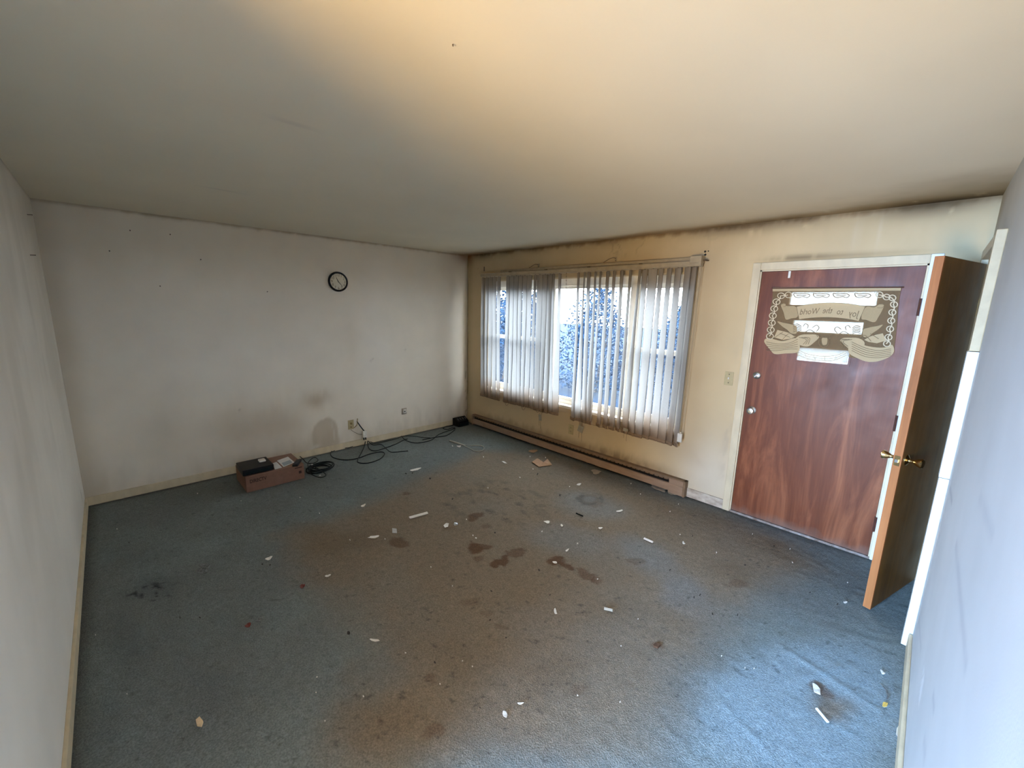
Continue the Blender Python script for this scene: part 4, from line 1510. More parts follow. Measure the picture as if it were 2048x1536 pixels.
def stick(name, label, cat, a, b, w, m, thick=.003, bend=0.0, profile=None):
    """narrow strip lying on the carpet between two measured points"""
    A, B = onZ(*a, .005), onZ(*b, .005)
    d = Vector(B - A)
    L = d.length
    d.normalize()
    s = Vector((-d.y, d.x, 0))
    pts = []
    nn = 8
    for k in range(nn + 1):
        t = k / nn
        pts.append(Vector(A) + d * (L * t) + s * (bend * 4 * t * (1 - t)))
    vs, fs = [], []
    for p in pts:
        for u_, z in ((-w / 2, .004), (w / 2, .004), (w / 2, .004 + thick), (w * .2, .004 + thick * 1.6), (-w / 2, .004 + thick)):
            q = p + s * u_
            vs.append((q.x, q.y, z))
    for k in range(nn):
        for j in range(5):
            a_, b_ = k * 5 + j, k * 5 + (j + 1) % 5
            fs.append((a_, b_, b_ + 5, a_ + 5))
    fs.append((4, 3, 2, 1, 0))
    fs.append(tuple(nn * 5 + j for j in range(5)))
    mb = MB()
    mb._add(vs, fs)
    o = mb.build(name, m)
    origin_to(o, pts[nn // 2] * Vector((1, 1, 0)) if False else (pts[nn // 2].x, pts[nn // 2].y, 0))
    return tag(o, label, cat)


# ------------------------------------------------------------------ wall clock
cc = onX(676, 563.5, .015)
clk_ = thing('wall_clock', 'round black-rimmed wall clock with pale dial hanging on the bare wall', 'clock', (0, cc[1], cc[2]))
cR = .110
cyl = (0.0, cc[1], cc[2])
MB().lathe(cyl, (1, 0, 0), [(0.001, cR * .96), (.012, cR), (.026, cR * .99), (.033, cR * .93), (.030, cR * .84), (.022, cR * .80), (.0219, cR * .5), (.001, cR * .5)], 48).build('rim', 'black_plastic', clk_, smooth=True)
mat('clock_face', (0.68, 0.60, 0.47), rough=0.5, var=0.05, vscale=20)
mat('dial_ink', (0.09, 0.065, 0.035), rough=0.6)
face = MB().lathe(cyl, (1, 0, 0), [(.010, cR * .83), (.0235, cR * .83), (.02351, 0)], 40).build('dial', 'clock_face', clk_)
num = MB()
for hh in range(1, 13):
    a = R_(30 * hh)
    p = Vector((.0240, cc[1] + math.sin(a) * cR * .655, cc[2] + math.cos(a) * cR * .655))
    MB().bm(text_bm(str(hh), .040, .0002), frame_M(p, (0, 1, 0), (0, 0, 1), (1, 0, 0))).build('numeral', 'dial_ink', face)


def hand(ang, L, w):
    a = R_(ang)
    d = Vector((0, math.sin(a), math.cos(a)))
    s = Vector((0, math.cos(a), -math.sin(a)))
    c0 = Vector((.0262, cc[1], cc[2]))
    return MB().prism([c0 - d * L * .14 - s * w, c0 - d * L * .14 + s * w, c0 + d * L + s * w * .45, c0 + d * L - s * w * .45], (.0008, 0, 0))


hand(333, .052, .0050).build('hour_hand', 'black_plastic', clk_)
hand(139, .070, .0042).build('minute_hand', 'black_plastic', clk_)
MB().lathe((.0262, cc[1], cc[2]), (1, 0, 0), [(0, .004), (.002, .004), (.0021, 0)], 12).build('hub', 'black_plastic', clk_)
MB().lathe((.0285, cc[1], cc[2]), (1, 0, 0), [(0, cR * .82), (.001, cR * .82), (.0011, 0)], 32).build('glass_cover', 'clock_glass', clk_)

# ------------------------------------------------------------------ plates, jacks and nails
c_ = onY(1458, 757, 0)
sw_ = thing('light_switch', 'yellowed toggle light switch plate on the wall beside the front door', 'light switch', (c_[0], 0, c_[2]))
MB().box(c_[0] - .035, c_[0] + .035, -.006, 0, c_[2] - .058, c_[2] + .058, .003).build('plate', 'old_plastic', sw_)
MB().box(c_[0] - .005, c_[0] + .005, -.018, -.005, c_[2] - .004, c_[2] + .012, .001).build('toggle', 'white_plastic', sw_)
for dz in (-.036, .036):
    MB().lathe((c_[0], -.006, c_[2] + dz), (0, -1, 0), [(0, .004), (.001, .003), (.0011, 0)], 10).build('screw', 'dark_hole', sw_)
c_ = onY(1142, 859, 0)
ou = thing('blank_outlet', 'yellowed electrical outlet plate low on the wall below the blind', 'outlet', (c_[0], 0, c_[2]))
MB().box(c_[0] - .035, c_[0] + .035, -.006, 0, c_[2] - .058, c_[2] + .058, .003).build('plate', 'old_plastic', ou)
for dz in (-.021, .021):
    f_ = MB().lathe((c_[0], -.006, c_[2] + dz), (0, -1, 0), [(0, .016), (.0015, .015), (.0016, 0)], 20).build('socket', 'old_plastic', ou)
    MB().box(c_[0] - .008, c_[0] - .005, -.0085, -.0065, c_[2] + dz - .003, c_[2] + dz + .007).box(c_[0] + .005, c_[0] + .008, -.0085, -.0065, c_[2] + dz - .003, c_[2] + dz + .006).build('slot', 'dark_hole', f_)

c_ = onX(702, 849, 0)
jk = thing('cable_jack', 'beige wall plate with wires and a cable splitter low on the clock wall', 'outlet', (0, c_[1], c_[2]))
MB().box(0, .006, c_[1] - .037, c_[1] + .033, c_[2] - .058, c_[2] + .058, .003).build('plate', 'old_plastic', jk)
MB().lathe((.006, c_[1] - .002, c_[2] + .015), (1, 0, 0), [(0, .012), (.012, .011), (.0121, .004), (.02, .003), (.0201, 0)], 14).build('connector', 'brass', jk, smooth=True)
MB().lathe((.006, c_[1] - .002, c_[2] - .03), (1, 0, 0), [(0, .007), (.004, .006), (.0041, 0)], 12).build('connector', 'hinge_brown', jk)
s_ = onX(713, 846, .03)
MB().tube(spline([(.012, c_[1] + .03, c_[2] - .045), (.03, c_[1] + .06, c_[2] - .01), (.03, s_[1] + .01, s_[2] + .02), (.02, s_[1] + .02, s_[2] + .05)], 5), .006, 8).build('splitter', 'old_plastic', jk, smooth=True)
k0 = onX(714, 843, .03)
ad = onX(729, 868, .03)
MB().tube(spline([k0, (k0 + ad) / 2 + [.01, .0, .01], ad + [0, 0, .035]], 5), .0065, 8).build('thick_cord', 'black_rubber', jk, smooth=True)
MB().tube(spline([(.01, c_[1] - .01, c_[2] - .06), (.02, c_[1] + .02, c_[2] - .09), (.02, c_[1] + .09, c_[2] - .14), (.025, ad[1] - .02, ad[2] + .0)], 6), .0022, 6).build('thin_cord', 'wire_brown', jk, smooth=True)
ap = thing('power_adapter', 'white plug-in adapter block hanging from its cord by the baseboard', 'adapter', (ad[0], ad[1], ad[2]))
MB().box(ad[0] - .016, ad[0] + .016, ad[1] - .026, ad[1] + .026, ad[2] - .042, ad[2] + .042, .004).build('body', 'white_plastic', ap)
MB().box(ad[0] - .008, ad[0] + .017, ad[1] - .020, ad[1] + .006, ad[2] - .01, ad[2] + .03, .003).build('label_plate', 'white_scrap', ap)
MB().tube([ad + [0, -.01, -.042], ad + [.005, -.012, -.075]], .007, 8).tube([ad + [0, .012, -.042], ad + [.005, .012, -.075]], .007, 8).build('plug', 'black_rubber', ap)

c_ = onX(808, 822, 0)
mat('jack_ivory_shaded', (0.42, 0.34, 0.25), rough=0.5)  # ivory darkened so the base carries the jack's outline shadow in its colour
pj = thing('phone_jack', 'small square ivory phone jack on the clock wall near the corner', 'outlet', (0, c_[1], c_[2]))
MB().box(0, .010, c_[1] - .036, c_[1] + .036, c_[2] - .040, c_[2] + .040, .004).build('base', 'jack_ivory_shaded', pj)
MB().box(.010, .022, c_[1] - .024, c_[1] + .024, c_[2] - .026, c_[2] + .030, .005).build('cover', 'white_plastic', pj)
MB().box(.021, .023, c_[1] - .008, c_[1] + .008, c_[2] - .010, c_[2] + .006).build('port', 'dark_hole', pj)

for px, py, lab in [(260, 462, 'nail highest on the clock wall, second from its far corner'), (340, 470, 'nail high on the clock wall below the ceiling line, third along from the dim corner'),
                    (219, 503, 'nail closest to the dim corner of the clock wall'), (401, 520, 'nail in the clock wall midway between the corner nails and the clock'),
                    (320, 573, 'lowest nail in the clock wall, under the corner nails'), (534, 584, 'nail in the clock wall beside the clock, at its lower edge height')]:
    c_ = onX(px, py, 0)
    o = MB().lathe(c_, (1, 0, .2), [(-.002, .0022), (.016, .0022), (.0161, .005), (.018, .005), (.0181, 0)], 8).build('nail', 'wire_brown')
    origin_to(o, c_)
    tag(o, lab, 'nail', 'nails left in the clock wall')


def onL(px, py):
    return onY(px, py, LY)


for px, py, lab in [(54, 429, 'topmost thin nail on the side wall beside the clock wall'), (60, 510, 'middle thin nail on the side wall, farther from the corner'),
                    (86, 537, 'lowest thin nail on the side wall, right by the corner')]:
    c_ = onL(px, py)
    o = MB().lathe(c_, (0, 1, .05), [(-.002, .0022), (.022, .0022), (.0221, .004), (.024, .004), (.0241, 0)], 8).build('nail', 'wire_brown')
    origin_to(o, c_)
    tag(o, lab, 'nail', 'nails left in the side wall')
c_ = onY(968.5, 538, 0)
o = MB().box(c_[0] - .006, c_[0] + .006, -.004, 0, c_[2] - .03, c_[2] + .03, .002).build('screw_anchor', 'dark_hole')
tag(origin_to(o, c_), 'dark slot anchor in the wall above the blind end by the corner', 'anchor')
c_ = onY(1411, 506, 0)
an = thing('screw_anchor', 'two dark screw anchors in the wall above the blind bracket near the front door', 'anchor', (c_[0], 0, c_[2]))
MB().lathe((c_[0] - .004, .001, c_[2] + .012), (0, -1, 0), [(0, .010), (.004, .009), (.0041, 0)], 10).lathe((c_[0], .001, c_[2] - .014), (0, -1, 0), [(0, .010), (.004, .009), (.0041, 0)], 10).build('plug', 'dark_hole', an)
MB().lathe((c_[0] + .022, .001, c_[2] + .014), (0, -1, 0), [(0, .006), (.003, .005), (.0031, 0)], 8).build('screw', 'dark_hole', an)
c_ = onZ(906, 88, H)
o = MB().tube(spline([(c_[0], c_[1], H), (c_[0], c_[1], H - .004), (c_[0] + .004, c_[1] - .003, H - .008), (c_[0] + .005, c_[1] - .006, H - .005)], 4), .0012, 6).build('ceiling_hook', 'wire_brown')
tag(origin_to(o, c_), 'tiny brown hook screwed into the ceiling', 'hook')

# ------------------------------------------------------------------ carton, receiver and cables
bx0, bx1 = .205, .600
by0, by1 = -3.035, -2.535
bh = onX(490, 955, bx1)[2]
bh = .135 if not (.08 < bh < .2) else float(bh)
box_ = thing('cardboard_carton', 'flat brown cardboard carton on the carpet against the clock wall', 'box', ((bx0 + bx1) / 2, (by0 + by1) / 2, 0))
MB().box(bx0, bx1, by0, by1, .003, bh - .003, .002).build('body', 'cardboard_box', box_)
mat('carton_top', (0.25, 0.13, 0.085), rough=0.75, var=0.08, vscale=25.0)
MB().box(bx0, (bx0 + bx1) / 2 - .002, by0 + .001, by1 - .001, bh - .003, bh).build('flap', 'carton_top', box_)
MB().box((bx0 + bx1) / 2 + .002, bx1, by0 + .001, by1 - .001, bh - .003, bh).build('flap', 'carton_top', box_)
mat('carton_ink', (0.045, 0.018, 0.012), rough=0.8)
pA = onX(499, 963, bx1)
t_ = text_bm('DIRECTV', .046, .0003, 'LEFT', .0012)
letters(MB().bm(t_, frame_M((bx1 + .0006, by0 + .030, bh * .66), (0, .74, 0), (0, 0, 1), (1, 0, 0))), 'letter', 'carton_ink', box_)
MB().box(bx1, bx1 + .0006, by1 - .050, by1 - .026, bh * .42, bh * .60).box(bx1, bx1 + .0006, by1 - .085, by1 - .02, bh * .80, bh * .86).build('printed_mark', 'carton_ink', box_)
# papers on the carton
mat('label_paper', (0.70, 0.68, 0.64), rough=0.7, var=0.06, vscale=60)
mat('label_grey', (0.33, 0.37, 0.40), rough=0.7, var=0.1, vscale=60)


def quad_on(zz_, pts, th, name, m, parent=None):
    P = [onZ(px, py, zz_) for px, py in pts]
    return MB().prism([tuple(p) for p in P], (0, 0, th)).build(name, m, parent)


pp_ = [onZ(px, py, bh) for px, py in [(556, 921), (576, 914), (588, 924), (567, 933)]]
cpt = sum(pp_) / 4
pa = thing('paper_booklet', 'white booklet with grey picture lying on the carton beside the black receiver', 'booklet', (cpt[0], cpt[1], bh))
quad_on(bh + .001, [(554, 922), (576, 914), (589, 925), (567, 934)], .004, 'cover', 'label_paper', pa)
quad_on(bh + .0052, [(563, 926), (580, 920), (585, 925), (568, 932)], .0006, 'picture', 'label_grey', pa)
o = quad_on(bh + .001, [(545, 927), (553, 924), (564, 935), (550, 939)], .002, 'paper_sheet', 'label_paper')
tag(origin_to(o, onZ(553, 931, bh)), 'small white sheet tucked against the black receiver on the carton', 'paper')
# receiver
rz = bh + .002
rv_pts = [onZ(px, py, rz) for px, py in [(487.5, 952), (548, 939), (541, 924), (482, 936)]]
rx1_ = bx1 - .015
ry0, ry1 = onX(486, 952, rx1_)[1], onX(548.5, 939, rx1_)[1]
rx0_ = rx1_ - .27
rh = .058
rv = thing('satellite_receiver', 'black flat set-top receiver box resting on the brown carton', 'receiver', ((rx0_ + rx1_) / 2, (ry0 + ry1) / 2, rz))
MB().box(rx0_, rx1_, ry0, ry1, rz + .004, rz + rh, .006).build('case', 'black_plastic', rv)
for fx in (rx0_ + .03, rx1_ - .03):
    for fy in (ry0 + .03, ry1 - .03):
        MB().lathe((fx, fy, rz), (0, 0, 1), [(0, .010), (.005, .010), (.0051, 0)], 12).build('foot', 'black_rubber', rv)
MB().box(rx1_ - .001, rx1_ + .0015, ry0 + .02, ry1 - .02, rz + .018, rz + .040).build('front_window', 'black_rubber', rv)
mc = onZ(524, 923, rz + rh)
wm = thing('white_dongle', 'small rounded white gadget lying on top of the black receiver', 'gadget', (mc[0], mc[1], rz + rh))
MB().box(mc[0] - .035, mc[0] + .035, mc[1] - .028, mc[1] + .028, rz + rh + .0005, rz + rh + .022, .009).build('shell', 'white_plastic', wm)
MB().box(mc[0] - .036, mc[0] + .036, mc[1] - .0285, mc[1] + .0285, rz + rh + .004, rz + rh + .007).build('seam', 'dark_hole', wm)
# remote
ra, rb = onZ(587, 936, bh + .01), onZ(601, 917, bh + .01)
rd = Vector(rb - ra)
rd.z = 0
rl_ = .15
rd.normalize()
rs_ = Vector((-rd.y, rd.x, 0))
rcn = Vector((ra + rb) / 2)
rcn.z = bh + .012
rem = thing('remote_control', 'black remote control lying across the end of the carton', 'remote', (rcn.x, rcn.y, bh))
MB().obox(rcn, rd, rs_, (0, 0, 1), rl_ / 2, .024, .010).build('case', 'black_plastic', rem)
mat('button_grey', (0.10, 0.10, 0.10), rough=0.5)
rb_ = MB()
for i in range(6):
    for j in range(3):
        q = rcn + rd * (-.05 + i * .02) + rs_ * (-.013 + j * .013) + Vector((0, 0, .011))
        rb_.obox(q, rd, rs_, (0, 0, 1), .005, .004, .0015)
bo = rb_.build('keypad', 'button_grey', rem)
bo['kind'] = 'stuff'


def cord(name, label, px_pts, r, m='black_rubber', z=None, parent=None, per=7):
    pts = [np.array(onZ(p[0], p[1], r)) + [0, 0, (p[2] if len(p) > 2 else 0.0) + r * .3] for p in px_pts]
    q = spline(pts, per)
    mb = MB().tube(q, r * 1.3, 7)
    o = mb.build(name, m, parent, smooth=True)
    if parent is None:
        origin_to(o, (q[0][0], q[0][1], 0))
        tag(o, label, 'cable')
    return o


cord('black_cable', 'black cord lying in wide loops on the carpet below the adapter',
     [(732, 887, .02), (715, 891), (690, 895), (668, 900), (661, 908), (668, 916), (690, 920), (715, 917), (740, 908), (762, 904), (769, 908), (760, 918), (738, 926), (719, 926), (715, 921), (722, 907), (728, 895), (731, 888, .03)], .0042)
cord('black_cable', 'thin black cord curling beside the baseboard behind the wide loops',
     [(664, 904), (680, 898, .006), (700, 896, .006), (712, 889, .006), (722, 880, .01), (731, 882, .03)], .003)
cord('black_cable', 'black cord running from the adapter along the baseboard to the kinked bundle',
     [(735, 887, .03), (738, 897), (750, 902), (768, 897), (790, 889), (806, 881), (815, 878)], .004)
cord('black_cable', 'black cord ending in a loose tail beyond the wide loops',
     [(737, 887, .03), (746, 890), (762, 889), (772, 897), (781, 904), (796, 904), (816, 902)], .0036)
cord('black_cable', 'thin black cord lying right along the baseboard past the adapter',
     [(738, 885, .02), (752, 887), (775, 882), (795, 877), (803, 873), (822, 872), (846, 875), (862, 876)], .003)
cord('black_cable', 'black cord doubled back on the carpet leading to the black box in the corner',
     [(803, 873, .004), (812, 881), (830, 886), (850, 884), (865, 879), (876, 870), (890, 864), (902, 860), (910, 857), (907, 862), (893, 871), (870, 876, .008), (845, 881, .008)], .004)
cord('black_cable', 'short looped cord between the black box and the baseboard',
     [(910, 856), (904, 857, .006), (895, 859), (886, 857), (892, 853), (900, 852), (906, 851)], .004)
# coiled cable beside the carton
cq = onZ(640, 937, .01)
coil = thing('coiled_cable', 'coiled black cable in loose rings on the carpet beside the carton', 'cable', (cq[0], cq[1], 0))
rnd = random.Random(3)
for k in range(6):
    r_ = .105 + .016 * rnd.uniform(-1, 1.4)
    ox, oy = rnd.uniform(-.025, .025), rnd.uniform(-.02, .03)
    pts = []
    for i in range(30):
        a = 2 * math.pi * i / 30
        pts.append((cq[0] + ox + r_ * 1.0 * math.cos(a), cq[1] + oy + r_ * 1.05 * math.sin(a), .006 + k * .0065 + .006 * math.sin(2 * a + k)))
    MB().tube(pts, .0058, 7, True).build('loop', 'black_rubber', coil, smooth=True)
pts = spline([onZ(px, py, .03) for px, py in [(618, 945), (616, 926), (628, 915), (636, 920), (628, 926), (614, 926), (607, 919), (600, 913)]], 6)
MB().tube(pts, .004, 7).build('loose_end', 'black_rubber', coil, smooth=True)
pts = spline([onZ(px, py, .045) for px, py in [(612, 938), (625, 932), (640, 940), (652, 950), (640, 955), (622, 948), (618, 940), (632, 936)]], 6)
MB().tube(pts, .0046, 7).build('loose_end', 'black_rubber', coil, smooth=True)
for px, py in [(640, 951), (624, 929)]:
    p = onZ(px, py, .05)
    MB().box(p[0] - .006, p[0] + .006, p[1] - .008, p[1] + .008, p[2] - .006, p[2] + .006, .002).build('connector', 'steel', coil)
# black box in the corner
md = onZ(930, 851, 0)
mdm = thing('modem', 'small black plastic box on the carpet in the corner by the heater', 'modem', (md[0], md[1], 0))
MB().prism([(.035, -.30, .004), (.175, -.30, .004), (.165, -.30, .075), (.075, -.30, .125), (.035, -.30, .11)], (0, .19, 0)).build('case', 'black_plastic', mdm)
MB().box(.150, .182, -.285, -.125, .002, .05, .006).build('front', 'black_rubber', mdm)
for k in range(4):
    MB().obox((.122, -.27 + k * .045, .103), (.86, 0, -.48), (0, 1, 0), (.48, 0, .86), .020, .008, .002).build('vent', 'button_grey', mdm)

# ------------------------------------------------------------------ litter on the carpet
mat('strap_cream', (0.46, 0.44, 0.37), rough=0.5, var=0.08, vscale=30.0)
zs = thing('plastic_strap', 'cream plastic strap with a loop at one end lying on the carpet', 'strap', tuple(onZ(930, 888, 0)))
A, B = onZ(899, 881, .006), onZ(930, 891, .006)
d_ = Vector(B - A)
MB().obox((Vector(A) + Vector(B)) / 2, d_.normalized(), Vector((-d_.y, d_.x, 0)).normalized(), (0, 0, 1), d_.length / 2, .010, .006).build('bar', 'strap_cream', zs)
MB().tube(spline([onZ(px, py, .005) for px, py in [(926, 890), (938, 896), (950, 902), (962, 902), (968, 898), (966, 893), (955, 891), (942, 891), (930, 890)]], 6), .0045, 6).build('loop', 'strap_cream', zs, smooth=True)
scrap('white_crumb', 'white crumpled scrap under the cream plastic strap', 'scrap', 918, 893, 9, 3, 'white_scrap', lift=.01)

c_ = onZ(1082, 926, 0)
cs = thing('cardboard_scrap', 'torn folded piece of tan cardboard on the carpet near the heater', 'scrap', (c_[0], c_[1], 0))
q = [onZ(px, py, z) for px, py, z in [(1064, 924, .004), (1078, 934, .004), (1087, 925, .035), (1075, 917, .025)]]
MB().prism([tuple(p) for p in q], (0, 0, .004)).build('panel', 'cardboard', cs)
q = [onZ(px, py, z) for px, py, z in [(1078, 934, .004), (1104, 930, .004), (1095, 918, .03), (1087, 925, .035)]]
MB().prism([tuple(p) for p in q], (0, 0, .004)).build('panel', 'cardboard', cs)
scrap('cardboard_scrap', 'small torn tan cardboard bit closest to the heater', 'scrap', 1066, 903, 20, 7, 'cardboard', lift=.014, jag=.35)
stick('trim_piece', 'white moulded plastic strip with a notched end in the middle of the carpet', 'scrap', (819, 1036), (855, 1026), .030, 'white_scrap', .007)
scrap('square_card', 'small pale grey square card lying flat on the carpet', 'card', 789, 1061, 14, 12, 'grey_scrap', 45, lift=.002, n=4, jag=0.03)
scrap('plastic_card', 'translucent plastic card lying on the dark carpet away from the other litter', 'card', 407, 1137, 32, 22, 'clear_plastic', -28, lift=.003, n=4, jag=.06)
scrap('folded_scrap', 'white folded scrap beside the crumpled foil ball', 'scrap', 893, 1052, 13, 9, 'white_scrap', -35, lift=.016, n=5, jag=.3)
mat('blue_foil', (0.35, 0.47, 0.62), rough=0.25, metal=0.7, color2=(0.75, 0.78, 0.80), vscale=120)
fo_c = onZ(911, 1048, .012)
bm_ = bmesh.new()
bmesh.ops.create_icosphere(bm_, subdivisions=2, radius=.016)
rr2 = random.Random(5)
for v in bm_.verts:
    v.co *= rr2.uniform(.72, 1.15)
    v.co.z *= .75
o = MB().bm(bm_, Matrix.Translation(Vector(fo_c))).build('foil_ball', 'blue_foil')
tag(origin_to(o, (fo_c[0], fo_c[1], 0)), 'crumpled blue and silver foil ball on the carpet', 'foil')
mat('cream_foam', (0.80, 0.60, 0.36), rough=0.85, var=0.1, vscale=60, bump=.3, bscale=120)
scrap('foam_chunk', 'cream wedge-shaped foam chunk alone on the blue carpet', 'scrap', 399, 1446, 20, 18, 'cream_foam', 60, thick=.010, lift=.004, n=5, jag=.18)
mat('red_leaf', (0.16, 0.025, 0.015), rough=0.5, var=.2, vscale=60)
mat('brown_lump', (0.10, 0.045, 0.02), rough=0.7, var=.2, vscale=60)
scrap('red_shard', 'dark red curled shard at the edge of the brown soiling', 'scrap', 605, 1174, 12, 7, 'red_leaf', -30, lift=.016, jag=.3)
scrap('red_shard', 'darker red shard beside a clear sliver on the blue carpet', 'scrap', 496, 1251, 13, 7, 'red_leaf', -30, lift=.012, jag=.3)
scrap('clear_sliver', 'thin clear plastic sliver next to the dark red shard', 'scrap', 519, 1240, 16, 5, 'clear_plastic', -35, lift=.01)
scrap('dark_pellet', 'small round black pellet on the brown soiled carpet', 'pellet', 697, 1266, 6, 5, 'dark_hole', lift=.002, thick=.008, jag=.1)
scrap('brown_lump', 'brown lump of dirt where the soiling meets the clean carpet', 'lump', 1314, 1292, 12, 9, 'brown_lump', lift=.002, thick=.010, jag=.25)
stick('black_screw', 'black screw lying on the greyish carpet patch below the cardboard scrap', 'screw', (1152, 1027), (1166, 1033), .008, 'black_rubber', .006)
for px, py, w, h, a, lab in [
        (749, 1281, 18, 5, 12, 'curled white paint peel on the brown soiled carpet left of centre'),
        (538, 1117, 14, 6, -25, 'cream curled peel above the dark red shard'),
        (655, 1152, 12, 4, -15, 'thin white curl between the red shard and the square card'),
        (727, 1011, 10, 4, -30, 'white curl of paint between the carton and the notched strip'),
        (748, 1075, 22, 4, -8, 'thin pale sliver below the square card'),
        (832, 939, 26, 4, -14, 'long pale paper sliver between the cables and the notched strip'),
        (1158, 969, 9, 4, -8, 'white oval chip in front of the middle of the heater'),
        (1239, 1022, 14, 3, -12, 'thin white crescent chip on the carpet toward the front door'),
        (1094, 1044, 12, 5, 10, 'flat white chip beside the black screw'),
        (1123, 1051, 6, 4, 40, 'tiny white chip next to the flat chip by the black screw'),
        (1200, 1056, 9, 4, 5, 'white chip on the grey carpet between the screw and the front door'),
        (1367, 1086, 8, 4, 55, 'small white chip nearest the front door casing'),
        (1134, 1101, 8, 3, -30, 'narrow white chip above the dark brown spill'),
        (1110, 1125, 9, 4, 10, 'white chip lying on the dark brown spill'),
        (1009, 925, 10, 3, 25, 'short white sliver beyond the plastic strap'),
        (1690, 1205, 8, 4, 5, 'pale chip beside the foot of the ajar brown door'),
        (1765, 1345, 13, 5, 45, 'white chip on blue carpet beside the scuffed white wall'),
        (1797, 1465, 9, 26, 5, 'white torn flake against the baseboard of the scuffed white wall'),
        (1010, 1430, 14, 8, 70, 'white curled peel close to the camera on brown carpet'),
        (1040, 1407, 12, 4, 5, 'small pair-shaped white flake just beyond the curled peel'),
        (1111, 1224, 12, 5, 75, 'upright white curved chip on the brown carpet'),
        (1633, 1380, 26, 12, 62, 'chunky white paper scrap beside the round brown stain')]:
    scrap('paint_chip', lab, 'paint chip', px, py, w, h, 'white_scrap', a, lift=.008 if w < 20 else .012, jag=.28)
stick('paper_roll', 'short beige rolled paper tube on the brown carpet', 'scrap', (1208, 1218), (1225, 1222), .010, 'strap_cream', .008)
stick('white_stick', 'thin white plastic stick on the blue carpet below the chunky scrap', 'stick', (1633, 1417), (1656, 1445), .011, 'white_scrap', .004)
stick('clear_strip', 'clear curved plastic strip on the blue carpet by the yellow bit', 'scrap', (1761, 1367), (1775, 1398), .008, 'clear_plastic', .002, bend=.012)
stick('white_strip', 'white notched plastic strip on the carpet facing the front door', 'scrap', (1288, 1077), (1306, 1085), .018, 'white_scrap', .006)
mat('yellow_bit', (0.75, 0.52, 0.12), rough=0.6, var=.15, vscale=90)
scrap('yellow_petal', 'small yellow petal-like bit near the scuffed white wall', 'petal', 1769, 1410, 12, 9, 'yellow_bit', 20, lift=.010, jag=.4)
scrap('torn_paper', 'torn greyish paper strip poking out under the heater end', 'paper', 1318, 977, 34, 8, 'grey_paper', 20, lift=.012, jag=.4, n=13)
scrap('torn_paper', 'smaller torn paper bit under the heater beside its end cap', 'paper', 1345, 987, 20, 6, 'grey_paper', 20, lift=.010, jag=.4, n=11)
scrap('grey_fluff', 'grey fluffy clump on the carpet in front of the heater', 'fluff', 1192, 944, 18, 8, 'grey_paper', 15, lift=.010, jag=.4, n=13)
rc = random.Random(11)
CR = [(1443, 1312), (1490, 1336), (1508, 1337), (905, 892), (967, 914), (1060, 913), (1091, 915), (1139, 973), (1066, 938), (1262, 967), (1281, 988), (976, 976),
      (1155, 1087), (862, 1134), (905, 1172), (946, 1071), (952, 1076), (933, 1039), (811, 1306), (945, 1333), (925, 1322), (700, 1080), (770, 1078), (639, 1027),
      (234, 1058), (191, 1270), (254, 1388), (634, 1354), (632, 1385), (1195, 1158), (1276, 1238), (1360, 1069), (1357, 1008), (1433, 1105), (1240, 1404), (1155, 1391),
      (727, 1393), (650, 1442), (880, 1368), (1242, 1292), (1505, 1068), (1580, 1098), (1695, 1165), (1585, 1125), (1340, 1023), (395, 987), (482, 1002), (600, 995), (1040, 955), (1084, 1063)]
for px, py in CR:
    scrap('crumb', 'tiny pale crumb scattered on the stained carpet', 'crumb', px, py, rc.uniform(1.8, 3.4), rc.uniform(1.4, 2.2), 'white_scrap', rc.uniform(0, 180), thick=.003, lift=.005, n=6, group='pale crumbs scattered over the carpet')
CD = [(812, 947), (825, 946), (860, 957), (905, 998), (990, 1065), (1120, 990), (1340, 1140), (1400, 1190), (1425, 1228), (1388, 1195), (1475, 1230), (1620, 1185), (1675, 1208), (1548, 1092),
      (1490, 1130), (1385, 1072), (540, 1130), (525, 1128), (258, 1085), (400, 1235), (360, 1235), (1075, 948), (1280, 1125), (1078, 1140), (983, 1182), (1012, 1275), (870, 1325), (960, 1415), (1100, 1190), (980, 1240)]
for px, py in CD:
    scrap('crumb', 'tiny dark crumb of dirt on the stained carpet', 'crumb', px, py, rc.uniform(2.4, 5), rc.uniform(1.5, 2.6), 'dark_hole', rc.uniform(0, 180), thick=.003, lift=.004, n=6, group='dark crumbs scattered over the carpet')

# ------------------------------------------------------------------ garden outside
mat('lawn_green', (0.003, 0.013, 0.032), rough=0.95, spec=0.1, color2=(0.007, 0.024, 0.050), vscale=12.0, bump=.5, bscale=60, bdist=.02)
o = MB().box(-30, 20, .3, 40, -.5, -.30).build('lawn', 'lawn_green')
struct(o)
mat('porch_concrete', (0.50, 0.50, 0.48), rough=0.85, var=0.08)
struct(MB().box(3.4, 5.2, .16, 1.9, -.30, -.02, .01).build('path', 'porch_concrete'))
mat('leaf_blue', (0.0016, 0.014, 0.042), rough=0.7, spec=0.1, color2=(0.005, 0.030, 0.074), vscale=3.0)
mat('bark', (0.06, 0.05, 0.045), rough=0.9, var=.2)


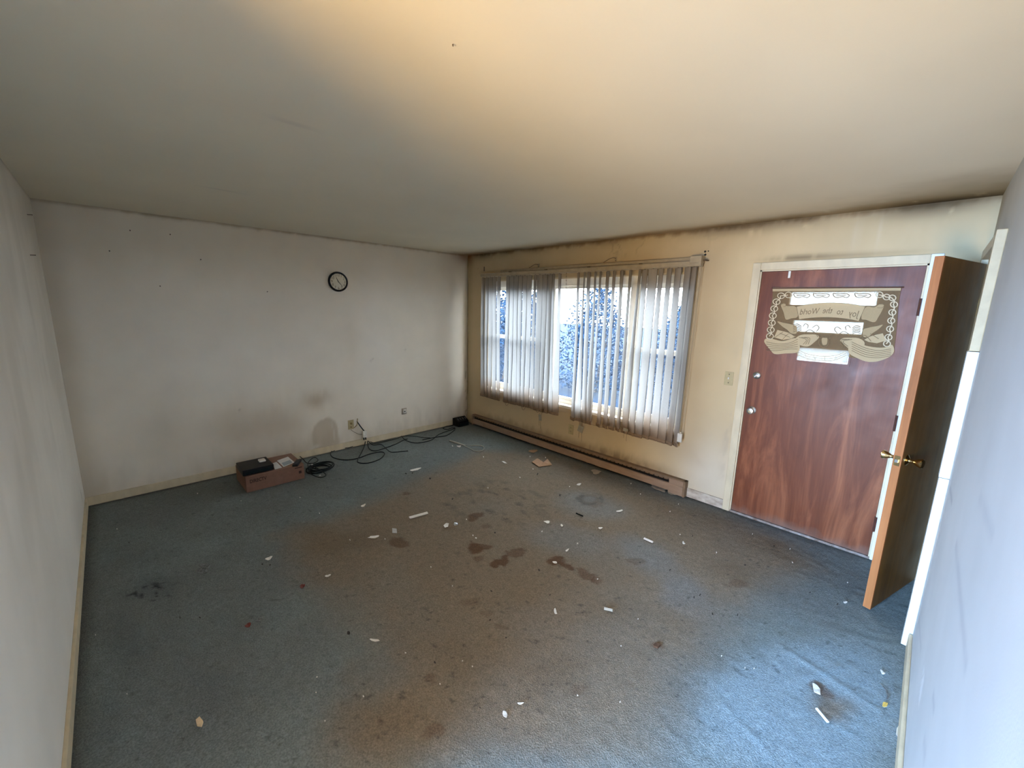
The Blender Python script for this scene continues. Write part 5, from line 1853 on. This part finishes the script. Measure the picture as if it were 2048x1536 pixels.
def shrub(label, cx, cy, rx, ry, h, n, leaf, seed, group=None, z0=-.3, cat='shrub', name='shrub'):
    r = random.Random(seed)
    root = thing(name, label, cat, (cx, cy, z0), group)
    st = MB()
    for k in range(7):
        a = r.uniform(0, 6.28)
        e = Vector((cx + rx * .6 * math.cos(a), cy + ry * .6 * math.sin(a), z0 + h * r.uniform(.6, .95)))
        b = Vector((cx + r.uniform(-.06, .06), cy + r.uniform(-.06, .06), z0))
        st.tube(spline([b, b.lerp(e, .5) + Vector((r.uniform(-.1, .1), r.uniform(-.1, .1), .1)), e], 4), [.022, .020, .018, .016, .014, .012, .010, .008, .006], 5)
    st.build('stem', 'bark', root)
    mb = MB()
    vs, fs = [], []
    for k in range(n):
        # denser towards the surface of an uneven dome
        u, a = r.random(), r.uniform(0, 6.28)
        q = math.sqrt(r.uniform(.15, 1))
        hz = r.uniform(.03, 1)
        prof = (1 - hz ** 3) ** .5 * (1 + .18 * math.sin(5 * a + seed) + .12 * math.sin(11 * hz + 3 * a))
        p = Vector((cx + rx * q * prof * math.cos(a), cy + ry * q * prof * math.sin(a), z0 + h * hz * (1 + .10 * math.sin(3 * a + seed * 2))))
        d = Vector((r.uniform(-1, 1), r.uniform(-1, 1), r.uniform(-.6, .9))).normalized()
        s = d.cross(Vector((r.uniform(-1, 1), r.uniform(-1, 1), r.uniform(-1, 1)))).normalized()
        L = leaf * r.uniform(.7, 1.3)
        b0 = len(vs)
        vs += [p[:], (p + d * L * .5 + s * L * .22)[:], (p + d * L)[:], (p + d * L * .5 - s * L * .22)[:]]
        fs.append((b0, b0 + 1, b0 + 2, b0 + 3))
    mb._add(vs, fs)
    lo = mb.build('foliage', 'leaf_blue', root, fix=False)
    lo['kind'] = 'stuff'
    return root


shrub('tall bluish shrub seen through the widest gap in the blind', -.9, 4.7, .85, .8, 2.35, 8000, .085, 21)
shrub('bluish shrub behind the thin turned slats of the blind', 1.35, 4.7, .80, .8, 2.15, 8000, .085, 22)
shrub('low dark shrub added to dim the slats at the window end by the corner', -.35, .95, .55, .42, 1.25, 4500, .06, 23)  # shrub added to cut the light reaching the corner slats
shrub('bluish shrub behind the closed slats near the corner', -3.1, 4.4, 1.15, .85, 2.3, 9000, .09, 24)
shrub('distant bluish shrub filling the garden edge behind the closed slats', -6.4, 6.4, 1.5, 1.1, 2.5, 8000, .11, 25)
shrub('broad bluish shrub standing far back beyond the gap between two nearer shrubs', .5, 8.2, 1.6, 1.0, 2.2, 9000, .11, 26)
